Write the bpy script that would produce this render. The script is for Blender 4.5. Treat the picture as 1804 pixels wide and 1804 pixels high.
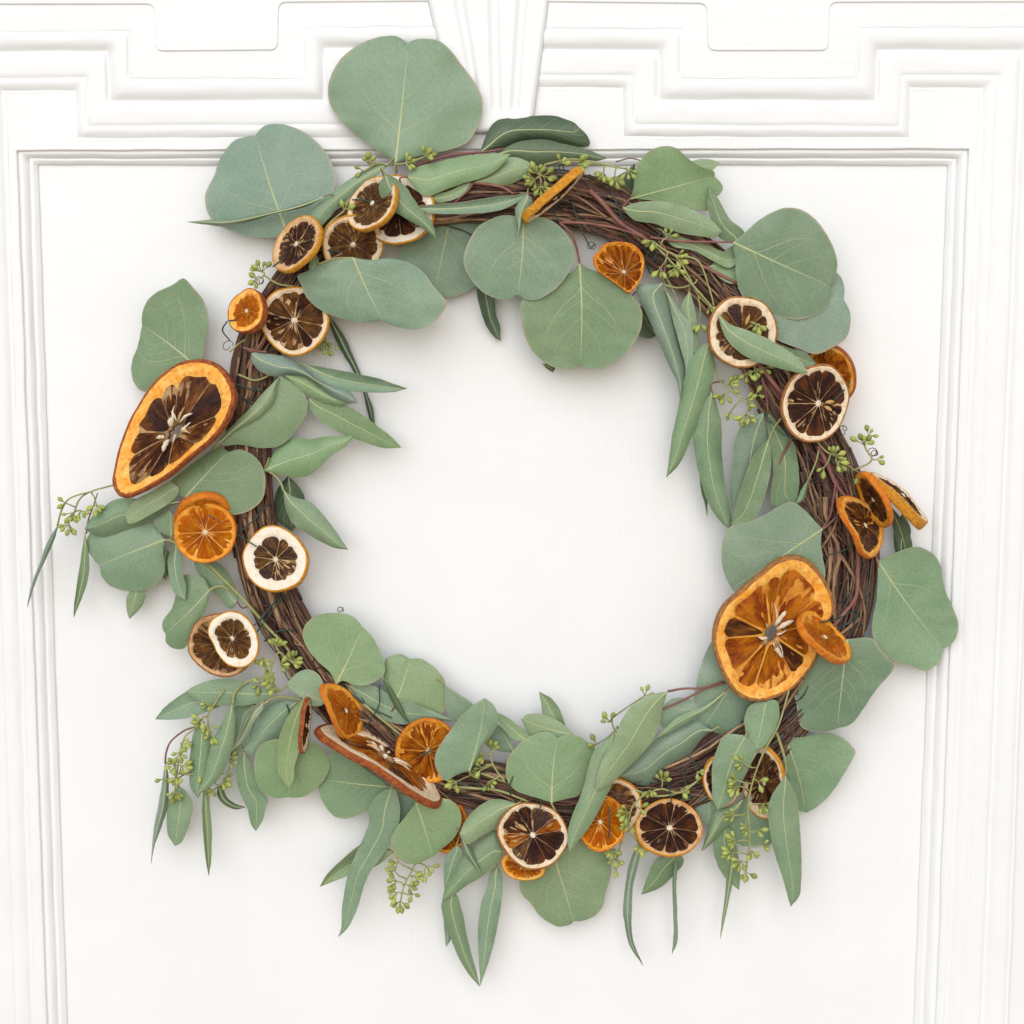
import bpy, bmesh, math, random
from mathutils import Vector, noise

# ------------------------------------------------------------------ clear
for o in list(bpy.data.objects):
    bpy.data.objects.remove(o, do_unlink=True)
scene = bpy.context.scene
COL = scene.collection

# ------------------------------------------------------------------ camera
LENS = 60.0
PITCH = math.radians(7.6)
DIST = 1.0
FPX = LENS / 36.0 * 1804.0
D0 = Vector((0, math.cos(PITCH), -math.sin(PITCH)))
RT = Vector((1, 0, 0))
UP = Vector((0, math.sin(PITCH), math.cos(PITCH)))
CAM = -D0 * DIST
cd = bpy.data.cameras.new('camera')
cd.lens = LENS; cd.sensor_width = 36.0; cd.clip_start = 0.01; cd.clip_end = 100
cam = bpy.data.objects.new('camera', cd); COL.objects.link(cam)
cam.location = CAM; cam.rotation_euler = (math.pi/2 - PITCH, 0, 0)
scene.camera = cam

# ------------------------------------------------------------------ sky and sun (bright overcast, door in soft light)
SUN_ELEV = math.radians(29)
SUN_AZ = math.radians(-14)          # from the left of the viewer's back
w = bpy.data.worlds.new('World'); scene.world = w; w.use_nodes = True
nt = w.node_tree; nt.nodes.clear()
sky = nt.nodes.new('ShaderNodeTexSky'); sky.sky_type = 'NISHITA'; sky.sun_disc = False
sky.sun_elevation = SUN_ELEV; sky.sun_rotation = math.pi + SUN_AZ
sky.air_density = 1.0; sky.dust_density = 0.7; sky.ozone_density = 1.0
hs = nt.nodes.new('ShaderNodeHueSaturation'); hs.inputs['Saturation'].default_value = 0.95
bg = nt.nodes.new('ShaderNodeBackground'); bg.inputs['Strength'].default_value = 0.08
bg2 = nt.nodes.new('ShaderNodeBackground'); bg2.inputs['Color'].default_value = (1.0, 0.91, 0.80, 1); bg2.inputs['Strength'].default_value = 0.27
ad = nt.nodes.new('ShaderNodeAddShader')
wo = nt.nodes.new('ShaderNodeOutputWorld')
nt.links.new(sky.outputs[0], hs.inputs['Color']); nt.links.new(hs.outputs[0], bg.inputs['Color'])
nt.links.new(bg.outputs[0], ad.inputs[0]); nt.links.new(bg2.outputs[0], ad.inputs[1])
nt.links.new(ad.outputs[0], wo.inputs['Surface'])
sl = bpy.data.lights.new('sun', 'SUN'); sl.energy = 1.5; sl.angle = math.radians(60); sl.color = (1.0, 1.0, 1.0)
so = bpy.data.objects.new('sun', sl); COL.objects.link(so)
sd = Vector((math.sin(SUN_AZ)*math.cos(SUN_ELEV), -math.cos(SUN_AZ)*math.cos(SUN_ELEV), math.sin(SUN_ELEV)))
so.rotation_euler = sd.to_track_quat('Z', 'Y').to_euler()
so.location = sd * 3
vs = scene.view_settings
vs.view_transform = 'Standard'; vs.look = 'None'; vs.exposure = 0.30; vs.gamma = 1.0; vs.use_curve_mapping = False
scene.render.engine = 'CYCLES'
scene.render.resolution_x = 1024; scene.render.resolution_y = 1024

# ------------------------------------------------------------------ helpers
def P(px, py, z=0.0):
    """point z millimetres in front of the door panel, seen at photo position px, py"""
    r = D0 + RT*((px-902.0)/FPX) - UP*((py-902.0)/FPX)
    t = (-z*0.001 - CAM.y) / r.y
    return CAM + r*t

def nz(x, y=0.0, z=0.0):
    return noise.noise(Vector((x, y, z)))

def link(name, me, parent=None, mats=()):
    for m in mats: me.materials.append(m)
    o = bpy.data.objects.new(name, me); COL.objects.link(o)
    if parent: o.parent = parent
    return o

def mesh(name, verts, faces, smooth=True, uvs=None, midx=None):
    me = bpy.data.meshes.new(name)
    me.from_pydata([tuple(v) for v in verts], [], faces)
    if smooth: me.polygons.foreach_set('use_smooth', [True]*len(me.polygons))
    if uvs is not None:
        ul = me.uv_layers.new(name='UVMap')
        for l in me.loops: ul.data[l.index].uv = uvs[l.vertex_index]
    if midx is not None: me.polygons.foreach_set('material_index', midx)
    me.update()
    return me

def catmull(pts, sub=6, closed=False):
    out = []
    n = len(pts)
    if n < 3 and not closed:
        return [tuple(a) for a in pts]
    rng = range(n if closed else n-1)
    for i in rng:
        if closed:
            p0, p1, p2, p3 = pts[(i-1) % n], pts[i], pts[(i+1) % n], pts[(i+2) % n]
        else:
            p1, p2 = pts[i], pts[i+1]
            p0 = pts[i-1] if i > 0 else tuple(2*a-b for a, b in zip(p1, p2))
            p3 = pts[i+2] if i+2 < n else tuple(2*b-a for a, b in zip(p1, p2))
        for k in range(sub):
            t = k/sub
            out.append(tuple(0.5*((2*b)+(-a+c)*t+(2*a-5*b+4*c-d)*t*t+(-a+3*b-3*c+d)*t**3)
                             for a, b, c, d in zip(p0, p1, p2, p3)))
    if not closed: out.append(tuple(pts[-1]))
    return out

def resample(pl, n):
    ds = [0.0]
    for a, b in zip(pl, pl[1:]):
        ds.append(ds[-1] + math.dist(a, b))
    L = ds[-1]; out = []; j = 0
    for i in range(n):
        s = L*i/(n-1)
        while j < len(ds)-2 and ds[j+1] < s: j += 1
        seg = ds[j+1]-ds[j]
        f = (s-ds[j])/seg if seg > 1e-9 else 0
        out.append(tuple(a+(b-a)*f for a, b in zip(pl[j], pl[j+1])))
    return out

def plen(pl):
    return sum(math.dist(a, b) for a, b in zip(pl, pl[1:]))

def tube(pts, radii, sides=6, verts=None, faces=None, uvs=None, cap=True):
    """swept tube through world points; radii in metres"""
    if verts is None: verts, faces, uvs = [], [], []
    n = len(pts); b0 = len(verts)
    T = []
    for i in range(n):
        d = pts[min(i+1, n-1)] - pts[max(i-1, 0)]
        T.append(d.normalized() if d.length > 1e-12 else Vector((0, 0, 1)))
    ref = Vector((0, -1, 0)) if abs(T[0].y) < 0.9 else Vector((1, 0, 0))
    U = (ref - T[0]*ref.dot(T[0])).normalized()
    acc = 0.0
    for i in range(n):
        U = U - T[i]*U.dot(T[i])
        U = U.normalized() if U.length > 1e-9 else T[i].orthogonal().normalized()
        V = T[i].cross(U)
        if i: acc += (pts[i]-pts[i-1]).length
        for k in range(sides):
            a = 2*math.pi*k/sides
            verts.append(pts[i] + (U*math.cos(a)+V*math.sin(a))*radii[i]); uvs.append((k/sides, acc*100))
    for i in range(n-1):
        for k in range(sides):
            a = b0+i*sides+k; b = b0+i*sides+(k+1) % sides
            faces.append((a, b, b+sides, a+sides))
    if cap:
        faces.append(tuple(b0+k for k in reversed(range(sides))))
        faces.append(tuple(b0+(n-1)*sides+k for k in range(sides)))
    return verts, faces, uvs

# ------------------------------------------------------------------ materials
def newmat(name):
    m = bpy.data.materials.new(name); m.use_nodes = True
    t = m.node_tree; t.nodes.clear()
    out = t.nodes.new('ShaderNodeOutputMaterial'); pb = t.nodes.new('ShaderNodeBsdfPrincipled')
    t.links.new(pb.outputs[0], out.inputs['Surface'])
    return m, t, pb, out

def N(t, kind, **kw):
    n = t.nodes.new(kind)
    for k, v in kw.items():
        if k in n.inputs: n.inputs[k].default_value = v
        else: setattr(n, k, v)
    return n

def ramp(t, fac, stops):
    r = t.nodes.new('ShaderNodeValToRGB'); e = r.color_ramp.elements
    while len(e) < len(stops): e.new(0.5)
    for el, (p, c) in zip(e, stops):
        el.position = p; el.color = (*c, 1) if len(c) == 3 else c
    t.links.new(fac, r.inputs[0]); return r.outputs[0]

def mix(t, fac, a, b, mode='MIX'):
    m = t.nodes.new('ShaderNodeMix'); m.data_type = 'RGBA'; m.blend_type = mode
    for s, v in ((m.inputs[0], fac), (m.inputs[6], a), (m.inputs[7], b)):
        if hasattr(v, 'is_output'): t.links.new(v, s)
        elif isinstance(v, (int, float)): s.default_value = v
        else: s.default_value = (*v, 1)
    return m.outputs[2]

def math_(t, op, a, b=None, clamp=False):
    m = t.nodes.new('ShaderNodeMath'); m.operation = op; m.use_clamp = clamp
    for s, v in zip(m.inputs, (a, b)):
        if v is None: continue
        if hasattr(v, 'is_output'): t.links.new(v, s)
        else: s.default_value = v
    return m.outputs[0]

def coords(t, kind='Object', scale=(1, 1, 1)):
    tc = t.nodes.new('ShaderNodeTexCoord'); mp = t.nodes.new('ShaderNodeMapping')
    mp.inputs['Scale'].default_value = scale
    t.links.new(tc.outputs[kind], mp.inputs[0]); return mp.outputs[0]

def noise_tex(t, vec, scale, detail=3, rough=0.55):
    n = N(t, 'ShaderNodeTexNoise', Scale=scale, Detail=detail, Roughness=rough)
    t.links.new(vec, n.inputs['Vector']); return n.outputs['Fac']

def bump(t, pb, h, strength, dist=0.001):
    b = N(t, 'ShaderNodeBump', Strength=strength, Distance=dist)
    t.links.new(h, b.inputs['Height']); t.links.new(b.outputs[0], pb.inputs['Normal'])

def paint_mat(name, streak):
    m, t, pb, _ = newmat(name)
    v = coords(t, 'Object', streak)
    a = noise_tex(t, v, 1.0, 4, 0.6)
    v2 = coords(t, 'Object', (1, 1, 1))
    b = noise_tex(t, v2, 14.0, 3)
    c = noise_tex(t, v2, 160.0, 2)
    col = ramp(t, b, [(0.3, (0.805, 0.812, 0.818)), (0.7, (0.835, 0.842, 0.848))])
    # faint warm grime specks
    d = noise_tex(t, v2, 420.0, 2)
    sp = ramp(t, d, [(0.77, (0, 0, 0)), (0.82, (1, 1, 1))])
    col = mix(t, math_(t, 'MULTIPLY', sp, 0.12), col, (0.5, 0.42, 0.34))
    t.links.new(col, pb.inputs['Base Color'])
    pb.inputs['Roughness'].default_value = 0.42
    h = math_(t, 'ADD', math_(t, 'MULTIPLY', a, 0.6), math_(t, 'ADD', math_(t, 'MULTIPLY', c, 0.25), b))
    bump(t, pb, h, 0.5, 0.0009)
    return m

M_PAINT_V = paint_mat('white_paint_panel', (420, 420, 9))
M_PAINT_H = paint_mat('white_paint_frame', (10, 420, 300))
M_PAINT_M = paint_mat('white_paint_moulding', (70, 70, 70))

def leaf_mat(name, c1, c2, margin, back=(0.24, 0.34, 0.25), rough=0.42, speck=0.5):
    m, t, pb, out = newmat(name)
    uv = coords(t, 'UV')
    sep = N(t, 'ShaderNodeSeparateXYZ'); t.links.new(uv, sep.inputs[0])
    ob = coords(t, 'Object')
    oi = t.nodes.new('ShaderNodeObjectInfo')
    n1 = noise_tex(t, ob, 32.0, 4)
    n2 = noise_tex(t, ob, 900.0, 2)
    n3 = noise_tex(t, ob, 240.0, 3)
    base = mix(t, ramp(t, n1, [(0.32, (0, 0, 0)), (0.68, (1, 1, 1))]), c1, c2)
    # powdery grain
    g = ramp(t, n2, [(0.3, (0.88,)*3), (0.7, (1.10,)*3)])
    base = mix(t, 1.0, base, g, 'MULTIPLY')
    # per leaf shade
    rv = ramp(t, oi.outputs['Random'], [(0.0, (0.70, 0.74, 0.64)), (0.12, (0.86, 0.88, 0.78)), (0.3, (0.95, 0.98, 0.97)), (0.45, (1.0, 1.06, 0.86)), (0.6, (1.12, 1.06, 0.92)), (0.8, (1.02, 1.02, 1.0)), (1.0, (0.93, 0.96, 1.03))])
    base = mix(t, 1.0, base, rv, 'MULTIPLY')
    # small dark blemishes
    sp = ramp(t, n3, [(0.70, (0, 0, 0)), (0.78, (1, 1, 1))])
    base = mix(t, math_(t, 'MULTIPLY', sp, speck), base, (0.13, 0.17, 0.09))
    # pale patches
    n4 = noise_tex(t, ob, 70.0, 3)
    pp = ramp(t, n4, [(0.66, (0, 0, 0)), (0.80, (1, 1, 1))])
    base = mix(t, math_(t, 'MULTIPLY', pp, 0.35), base, (0.30, 0.36, 0.22))
    # thin margin
    av = math_(t, 'ABSOLUTE', sep.outputs[1])
    mg = math_(t, 'MULTIPLY', ramp(t, av, [(0.95, (0, 0, 0)), (0.985, (1, 1, 1))]), ramp(t, n1, [(0.35, (0.25,)*3), (0.6, (1.5,)*3)]))
    base = mix(t, math_(t, 'MULTIPLY', mg, 0.6, True), base, margin)
    t.links.new(base, pb.inputs['Base Color'])
    pb.inputs['Roughness'].default_value = rough
    pb.inputs['Specular IOR Level'].default_value = 0.45
    bump(t, pb, math_(t, 'ADD', n3, math_(t, 'MULTIPLY', n2, 0.4)), 0.18, 0.0006)
    tr = t.nodes.new('ShaderNodeBsdfTranslucent'); t.links.new(base, tr.inputs[0])
    ms = t.nodes.new('ShaderNodeMixShader'); ms.inputs[0].default_value = 0.18
    t.links.new(pb.outputs[0], ms.inputs[1]); t.links.new(tr.outputs[0], ms.inputs[2])
    t.links.new(ms.outputs[0], out.inputs['Surface'])
    return m

LM = {
 'n': leaf_mat('leaf_green', (0.225, 0.335, 0.20), (0.285, 0.39, 0.245), (0.40, 0.36, 0.22)),
 'b': leaf_mat('leaf_blue_green', (0.23, 0.34, 0.235), (0.295, 0.40, 0.29), (0.42, 0.40, 0.28)),
 'g': leaf_mat('leaf_grey_green', (0.225, 0.315, 0.235), (0.28, 0.37, 0.285), (0.40, 0.33, 0.24)),
 'y': leaf_mat('leaf_yellow_green', (0.25, 0.37, 0.185), (0.28, 0.39, 0.22), (0.42, 0.40, 0.2), speck=0.7),
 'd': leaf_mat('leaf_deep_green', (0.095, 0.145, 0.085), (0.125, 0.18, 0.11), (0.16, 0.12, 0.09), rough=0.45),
}
def simple(name, c1, c2, scale, rough=0.6, bumpk=0.4, kind='Object', vscale=(1, 1, 1), bd=0.0006, coat=0.0, rnd=0.0):
    m, t, pb, _ = newmat(name)
    v = coords(t, kind, vscale); n = noise_tex(t, v, scale, 4)
    col = mix(t, ramp(t, n, [(0.35, (0, 0, 0)), (0.65, (1, 1, 1))]), c1, c2)
    if rnd:
        oi = t.nodes.new('ShaderNodeObjectInfo')
        rv = ramp(t, oi.outputs['Random'], [(0, (1-rnd,)*3), (1, (1+rnd,)*3)])
        col = mix(t, 1.0, col, rv, 'MULTIPLY')
    t.links.new(col, pb.inputs['Base Color']); pb.inputs['Roughness'].default_value = rough
    pb.inputs['Coat Weight'].default_value = coat
    n2 = noise_tex(t, v, scale*3.1, 3)
    bump(t, pb, math_(t, 'ADD', n, n2), bumpk, bd)
    return m
M_VEIN = simple('leaf_vein', (0.42, 0.47, 0.22), (0.50, 0.52, 0.28), 200, 0.6, 0.1)
M_VEINF = simple('leaf_vein_faint', (0.30, 0.39, 0.24), (0.34, 0.43, 0.27), 200, 0.6, 0.1)
M_POD = simple('seed_pod_green', (0.26, 0.32, 0.06), (0.40, 0.44, 0.12), 260, 0.5, 0.25, rnd=0.28)
M_STEM_G = simple('stem_green', (0.26, 0.27, 0.09), (0.36, 0.36, 0.15), 160, 0.55, 0.2)
M_STEM_R = simple('stem_red', (0.17, 0.055, 0.05), (0.27, 0.115, 0.085), 130, 0.45, 0.25)
M_WIRE = simple('green_wire', (0.012, 0.045, 0.035), (0.02, 0.06, 0.05), 200, 0.4, 0.1)
M_TENDRIL = simple('dark_tendril', (0.035, 0.02, 0.017), (0.08, 0.045, 0.035), 200, 0.7, 0.3)
M_BARK = [simple('bark_%s' % nm, a, b, 1.0, 0.75, 0.7, 'UV', (5, 1.2, 1), 0.0009, rnd=0.35) for nm, a, b in (
    ('brown', (0.050, 0.025, 0.016), (0.22, 0.115, 0.065)),
    ('tan', (0.13, 0.07, 0.038), (0.50, 0.31, 0.17)),
    ('grey', (0.045, 0.028, 0.024), (0.17, 0.115, 0.085)),
    ('plum', (0.055, 0.022, 0.020), (0.19, 0.075, 0.055)))]

# fruit
def pulp_mat(name, cdark, cmid, camber, amber_amount, rough=0.32):
    m, t, pb, _ = newmat(name)
    uv = coords(t, 'UV', (9.0, 1.3, 1)); uv2 = coords(t, 'UV', (2.2, 1.4, 1))
    f = noise_tex(t, uv, 2.2, 6, 0.7)
    p = noise_tex(t, uv2, 1.0, 3)
    ob = coords(t, 'Object'); fi = noise_tex(t, ob, 500.0, 3)
    col = mix(t, ramp(t, f, [(0.38, (0, 0, 0)), (0.66, (1, 1, 1))]), cdark, cmid)
    am = ramp(t, p, [(0.62-amber_amount*0.35, (0, 0, 0)), (0.80-amber_amount*0.35, (1, 1, 1))])
    col = mix(t, math_(t, 'MULTIPLY', am, 0.75), col, camber)  # amber patches: flesh tone plus light passing through, painted into the colour
    t.links.new(col, pb.inputs['Base Color'])
    pb.inputs['Roughness'].default_value = rough
    pb.inputs['Coat Weight'].default_value = 0.0; pb.inputs['Specular IOR Level'].default_value = 0.34
    h = math_(t, 'ADD', f, math_(t, 'MULTIPLY', fi, 0.35))
    bump(t, pb, h, 1.0, 0.0028)
    return m
PULP = {
 'dark': pulp_mat('pulp_dark', (0.016, 0.006, 0.004), (0.11, 0.040, 0.026), (0.24, 0.065, 0.010), 0.38, 0.20),
 'brown': pulp_mat('pulp_brown', (0.050, 0.018, 0.006), (0.22, 0.100, 0.038), (0.38, 0.155, 0.028), 0.45, 0.22),
 'purple': pulp_mat('pulp_purple', (0.030, 0.012, 0.010), (0.19, 0.095, 0.075), (0.34, 0.16, 0.035), 0.45, 0.2),
 'amber': pulp_mat('pulp_amber', (0.17, 0.022, 0.0008), (0.56, 0.115, 0.002), (0.80, 0.25, 0.004), 0.6, 0.2),
 'orange': pulp_mat('pulp_orange', (0.60, 0.105, 0.0005), (0.86, 0.22, 0.001), (0.94, 0.38, 0.006), 0.4, 0.22),
 'rust': pulp_mat('pulp_rust', (0.030, 0.008, 0.003), (0.18, 0.045, 0.010), (0.42, 0.14, 0.018), 0.45, 0.22),
}
def pith_mat(name, c1, c2, c3):
    m, t, pb, _ = newmat(name)
    ob = coords(t, 'Object'); a = noise_tex(t, ob, 150.0, 5, 0.7); b = noise_tex(t, ob, 330.0, 4, 0.65)
    col = mix(t, ramp(t, a, [(0.36, (0, 0, 0)), (0.64, (1, 1, 1))]), c1, c2)
    col = mix(t, math_(t, 'MULTIPLY', ramp(t, b, [(0.52, (0, 0, 0)), (0.66, (1, 1, 1))]), 0.7), col, c3)
    t.links.new(col, pb.inputs['Base Color']); pb.inputs['Roughness'].default_value = 0.7
    bump(t, pb, math_(t, 'ADD', a, b), 0.7, 0.0009)
    return m
PITH = {
 'cream': pith_mat('pith_cream', (0.74, 0.56, 0.36), (0.80, 0.67, 0.48), (0.55, 0.30, 0.12)),
 'white': pith_mat('pith_white', (0.80, 0.71, 0.56), (0.84, 0.77, 0.64), (0.72, 0.55, 0.36)),
 'tan': pith_mat('pith_tan', (0.62, 0.34, 0.14), (0.75, 0.50, 0.28), (0.42, 0.19, 0.06)),
 'gold': pith_mat('pith_gold', (0.82, 0.30, 0.010), (0.90, 0.54, 0.13), (0.62, 0.16, 0.004)),
 'orange': pith_mat('pith_orange', (0.74, 0.27, 0.008), (0.82, 0.41, 0.04), (0.55, 0.17, 0.01)),
}
RIND = {
 'gold': simple('rind_gold', (0.55, 0.20, 0.006), (0.74, 0.34, 0.014), 380, 0.6, 0.9, bd=0.0012),
 'brown': simple('rind_brown', (0.26, 0.095, 0.022), (0.46, 0.20, 0.05), 320, 0.6, 0.9, bd=0.0012),
 'orange': simple('rind_orange', (0.62, 0.14, 0.002), (0.82, 0.25, 0.004), 380, 0.55, 0.9, bd=0.0012),
 'red': simple('rind_red', (0.24, 0.042, 0.006), (0.44, 0.11, 0.010), 350, 0.6, 0.9, bd=0.0012),
}
MEMB = {
 'pale': simple('membrane_pale', (0.15, 0.06, 0.015), (0.58, 0.36, 0.15), 110, 0.5, 0.5),
 'amber': simple('membrane_amber', (0.48, 0.14, 0.008), (0.78, 0.38, 0.05), 110, 0.4, 0.5),
 'dim': simple('membrane_dim', (0.10, 0.04, 0.01), (0.42, 0.24, 0.09), 110, 0.5, 0.5),
}
M_CORE = simple('core_pith', (0.72, 0.58, 0.40), (0.82, 0.74, 0.60), 260, 0.8, 0.9, bd=0.001)
M_SEED = simple('fruit_seed', (0.45, 0.23, 0.06), (0.62, 0.40, 0.16), 160, 0.4, 0.3)

# ------------------------------------------------------------------ the door
door = bpy.data.objects.new('panelled_door', None); COL.objects.link(door)
door['label'] = 'white painted wooden door with stepped mouldings and fluted keystone behind the wreath'
door['category'] = 'door'

def sub_poly(pl, step=22.0):
    out = []
    for a, b in zip(pl, pl[1:]):
        n = max(1, int(math.dist(a, b)/step))
        for k in range(n):
            f = k/n; out.append((a[0]+(b[0]-a[0])*f, a[1]+(b[1]-a[1])*f))
    out.append(pl[-1]); return out

def loft(name, key, profile, mat, seed=0, wob=1.5):
    """key: polylines with equal corner counts; profile: list of (position along keys, z mm)"""
    nseg = [max(1, int(max(math.dist(k[i], k[i+1]) for k in key)/16)) for i in range(len(key[0])-1)]
    rows = []
    for u, z in profile:
        i = min(int(u), len(key)-2); f = u-i
        pl = [tuple(a+(b-a)*f for a, b in zip(p, q)) for p, q in zip(key[i], key[i+1])]
        row = []
        for s in range(len(pl)-1):
            for k in range(nseg[s]):
                g = k/nseg[s]
                row.append((pl[s][0]+(pl[s+1][0]-pl[s][0])*g, pl[s][1]+(pl[s+1][1]-pl[s][1])*g))
        row.append(pl[-1])
        rows.append([(x+wob*nz(x*0.013, y*0.013, u*1.7+seed), y+wob*nz(x*0.013+9, y*0.013, u*1.7+seed),
                      z+0.22*nz(x*0.02, y*0.02, u*2.3+seed+5)) for x, y in row])
    n = len(rows[0]); verts = [P(*p) for r in rows for p in r]; faces = []
    for i in range(len(rows)-1):
        for k in range(n-1):
            a = i*n+k; faces.append((a, a+1, a+n+1, a+n))
    me = mesh(name, verts, faces)
    # make faces look at the viewer
    if sum(p.normal.y*p.area for p in me.polygons) > 0: me.flip_normals()
    return link(name, me, door, [mat])

# recessed centre panel
def slab(name, poly, z, mat, thick=14.0, bevel=0.0):
    bm = bmesh.new()
    f = bm.faces.new([bm.verts.new(P(x, y, z)) for x, y in poly])
    bm.normal_update()
    if f.normal.y > 0: f.normal_flip()
    r = bmesh.ops.extrude_face_region(bm, geom=[f])
    bmesh.ops.translate(bm, verts=[v for v in r['geom'] if isinstance(v, bmesh.types.BMVert)], vec=(0, 0, 0))
    for v in f.verts: pass
    newf = [g for g in r['geom'] if isinstance(g, bmesh.types.BMFace)][0]
    # newf stays in front; original ring goes back
    for v in f.verts:
        v.co.y += thick*0.001
    bmesh.ops.recalc_face_normals(bm, faces=bm.faces)
    if bevel:
        ed = [e for e in newf.edges]
        bmesh.ops.bevel(bm, geom=ed, offset=bevel*0.001, segments=3, affect='EDGES', profile=0.6)
    me = bpy.data.meshes.new(name); bm.to_mesh(me); bm.free()
    return link(name, me, door, [mat])

slab('panel', [(20, 240), (1716, 240), (1660, 2000), (70, 2000)], 0.0, M_PAINT_V)

E_OUT = [(88, 1980), (30, 265), (1706, 262), (1643, 1980)]
E_IN = [(126, 1980), (68, 291), (1668, 292), (1601, 1980)]
loft('panel_moulding', [E_OUT, E_IN],
     [(-0.10, 7.6), (-0.03, 7.6), (0.0, 7.2), (0.03, 5.8), (0.06, 5.3), (0.10, 5.6), (0.2, 5.8), (0.3, 5.5), (0.42, 4.4), (0.52, 3.5), (0.56, 2.7),
      (0.60, 3.0), (0.68, 3.1), (0.78, 2.6), (0.88, 1.8), (0.94, 1.5), (0.97, 1.0), (0.99, 0.05), (1.0, -0.4)], M_PAINT_V, 3, 1.4)

A_L = [(-45, 1980), (-100, 55), (227, 54), (229, 138), (534, 138), (534, 48), (800, 47)]
B_L = [(-5, 1980), (-62, 93), (189, 91), (192, 180), (572, 177), (572, 86), (800, 85)]
C_L = [(35, 1980), (-24, 138), (151, 136), (154, 222), (618, 219), (618, 131), (815, 130)]
D_L = [(65, 1980), (8, 163), (131, 162), (133, 246), (641, 245), (641, 156), (820, 155)]
A_R = [(1766, 1980), (1838, 48), (1513, 48), (1510, 138), (1200, 138), (1200, 50), (930, 49)]
B_R = [(1721, 1980), (1800, 90), (1547, 90), (1543, 179), (1160, 177), (1158, 89), (930, 88)]
C_R = [(1690, 1980), (1760, 133), (1588, 133), (1585, 222), (1118, 220), (1116, 133), (925, 132)]
D_R = [(1659, 1980), (1729, 157), (1605, 157), (1603, 245), (1097, 243), (1095, 157), (920, 156)]
STEP = [(-0.07, 9.56), (-0.03, 9.45), (0.0, 9.25), (0.04, 9.25), (0.09, 9.8), (0.16, 10.15), (0.30, 10.25), (0.5, 10.1), (0.66, 9.7), (0.78, 9.0), (0.88, 8.2), (0.95, 7.7), (1.0, 7.6),
        (1.05, 8.0), (1.10, 8.8), (1.18, 9.15), (1.3, 9.25), (1.55, 9.2), (1.8, 9.05), (1.93, 8.9), (1.98, 8.55), (2.03, 8.45), (2.10, 8.8), (2.25, 8.95), (2.45, 8.75),
        (2.65, 8.2), (2.82, 7.5), (2.93, 7.0), (3.0, 6.85), (3.05, 7.15), (3.10, 7.40)]
loft('stepped_moulding', [A_L, B_L, C_L, D_L], STEP, M_PAINT_M, 11)
loft('stepped_moulding', [A_R, B_R, C_R, D_R], STEP, M_PAINT_M, 27)

# flat frame between the mouldings and the panel opening
def ringsheet(name, outer, inner, z, mat):
    no, ni = len(outer), len(inner)
    bm = bmesh.new()
    vo = [bm.verts.new(P(x, y, z)) for x, y in outer+inner[::-1]]
    f = bm.faces.new(vo); bm.normal_update()
    if f.normal.y > 0: f.normal_flip()
    bmesh.ops.triangulate(bm, faces=[f])
    me = bpy.data.meshes.new(name); bm.to_mesh(me); bm.free()
    o = link(name, me, door, [mat])
    s = o.modifiers.new('thick', 'SOLIDIFY'); s.thickness = 0.004; s.offset = -1
    return o
FR_IN = [(86, 1980), (29, 263.5), (1707, 260.5), (1645, 1980)]
ringsheet('frame', [(-160, 1980), (-160, -160), (1960, -160), (1960, 1980)], FR_IN, 7.3, M_PAINT_M)
# upper field above the stepped mouldings
slab('upper_field', A_L[1:] + [(800, -150), (-160, -150), (-160, 55)], 9.5, M_PAINT_H, 3)
slab('upper_field', A_R[1:] + [(930, -150), (1960, -150), (1960, 48)], 9.5, M_PAINT_H, 3)
def rounded(pl, r, idx):
    out = []
    for i, p in enumerate(pl):
        if i in idx:
            a, b = Vector(pl[i-1]), Vector(pl[(i+1) % len(pl)]); q = Vector(p)
            da, db = (a-q).normalized()*r, (b-q).normalized()*r
            for k in range(6):
                t = k/5; out.append(tuple((q+da)*(1-t)**2 + q*2*t*(1-t) + (q+db)*t*t))
        else: out.append(p)
    return out
slab('raised_plate', rounded([(-160, 8), (271, 7), (274, 90), (489, 88), (491, 4), (775, 2), (775, -150), (-160, -150)], 14, (1, 2, 3, 4)), 10.5, M_PAINT_H, 3, 0.8)
slab('raised_plate', rounded([(1960, 3), (1462, 4), (1460, 89), (1247, 89), (1245, 6), (950, 3), (950, -150), (1960, -150)], 14, (1, 2, 3, 4)), 10.5, M_PAINT_H, 3, 0.8)

# keystone with three flutes
def keystone():
    def xl(y): return 753 + 0.225*y
    def xr(y): return 968 - 0.135*y
    flutes = [((802, 0.19), (817, 0.16), 150), ((862, 0.03), (877, 0.02), 190), ((913, -0.06), (926, -0.076), 190)]
    nx, ny = 90, 60; verts = []; faces = []
    for j in range(ny+1):
        y = -120 + (236+120)*j/ny
        for i in range(nx+1):
            u = i/nx; x = xl(y) + (xr(y)-xl(y))*u
            e = min(u, 1-u)*(xr(y)-xl(y)); z = 12.2
            if e < 9: z -= 2.4*(1-e/9)**2
            ey = 236-y
            if ey < 8: z -= 3.6*(1-ey/8)**2
            for (a, sa), (b, sb), yb in flutes:
                c = ((a+sa*y)+(b+sb*y))/2; hw = ((b+sb*y)-(a+sa*y))/2+4
                d = abs(x-c)/hw
                if y > yb: d = math.hypot(d, (y-yb)/hw)
                if d < 1: z -= 1.7*(1-d*d)**1.2
            verts.append(P(x, y, z+0.15*nz(x*.02, y*.02, 3)))
    for j in range(ny):
        for i in range(nx):
            a = j*(nx+1)+i; faces.append((a, a+nx+1, a+nx+2, a+1))
    me = mesh('keystone', verts, faces)
    if sum(p.normal.y for p in me.polygons) > 0: me.flip_normals()
    o = link('keystone', me, door, [M_PAINT_V])
    s = o.modifiers.new('thick', 'SOLIDIFY'); s.thickness = 0.003; s.offset = -1
keystone()

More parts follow.
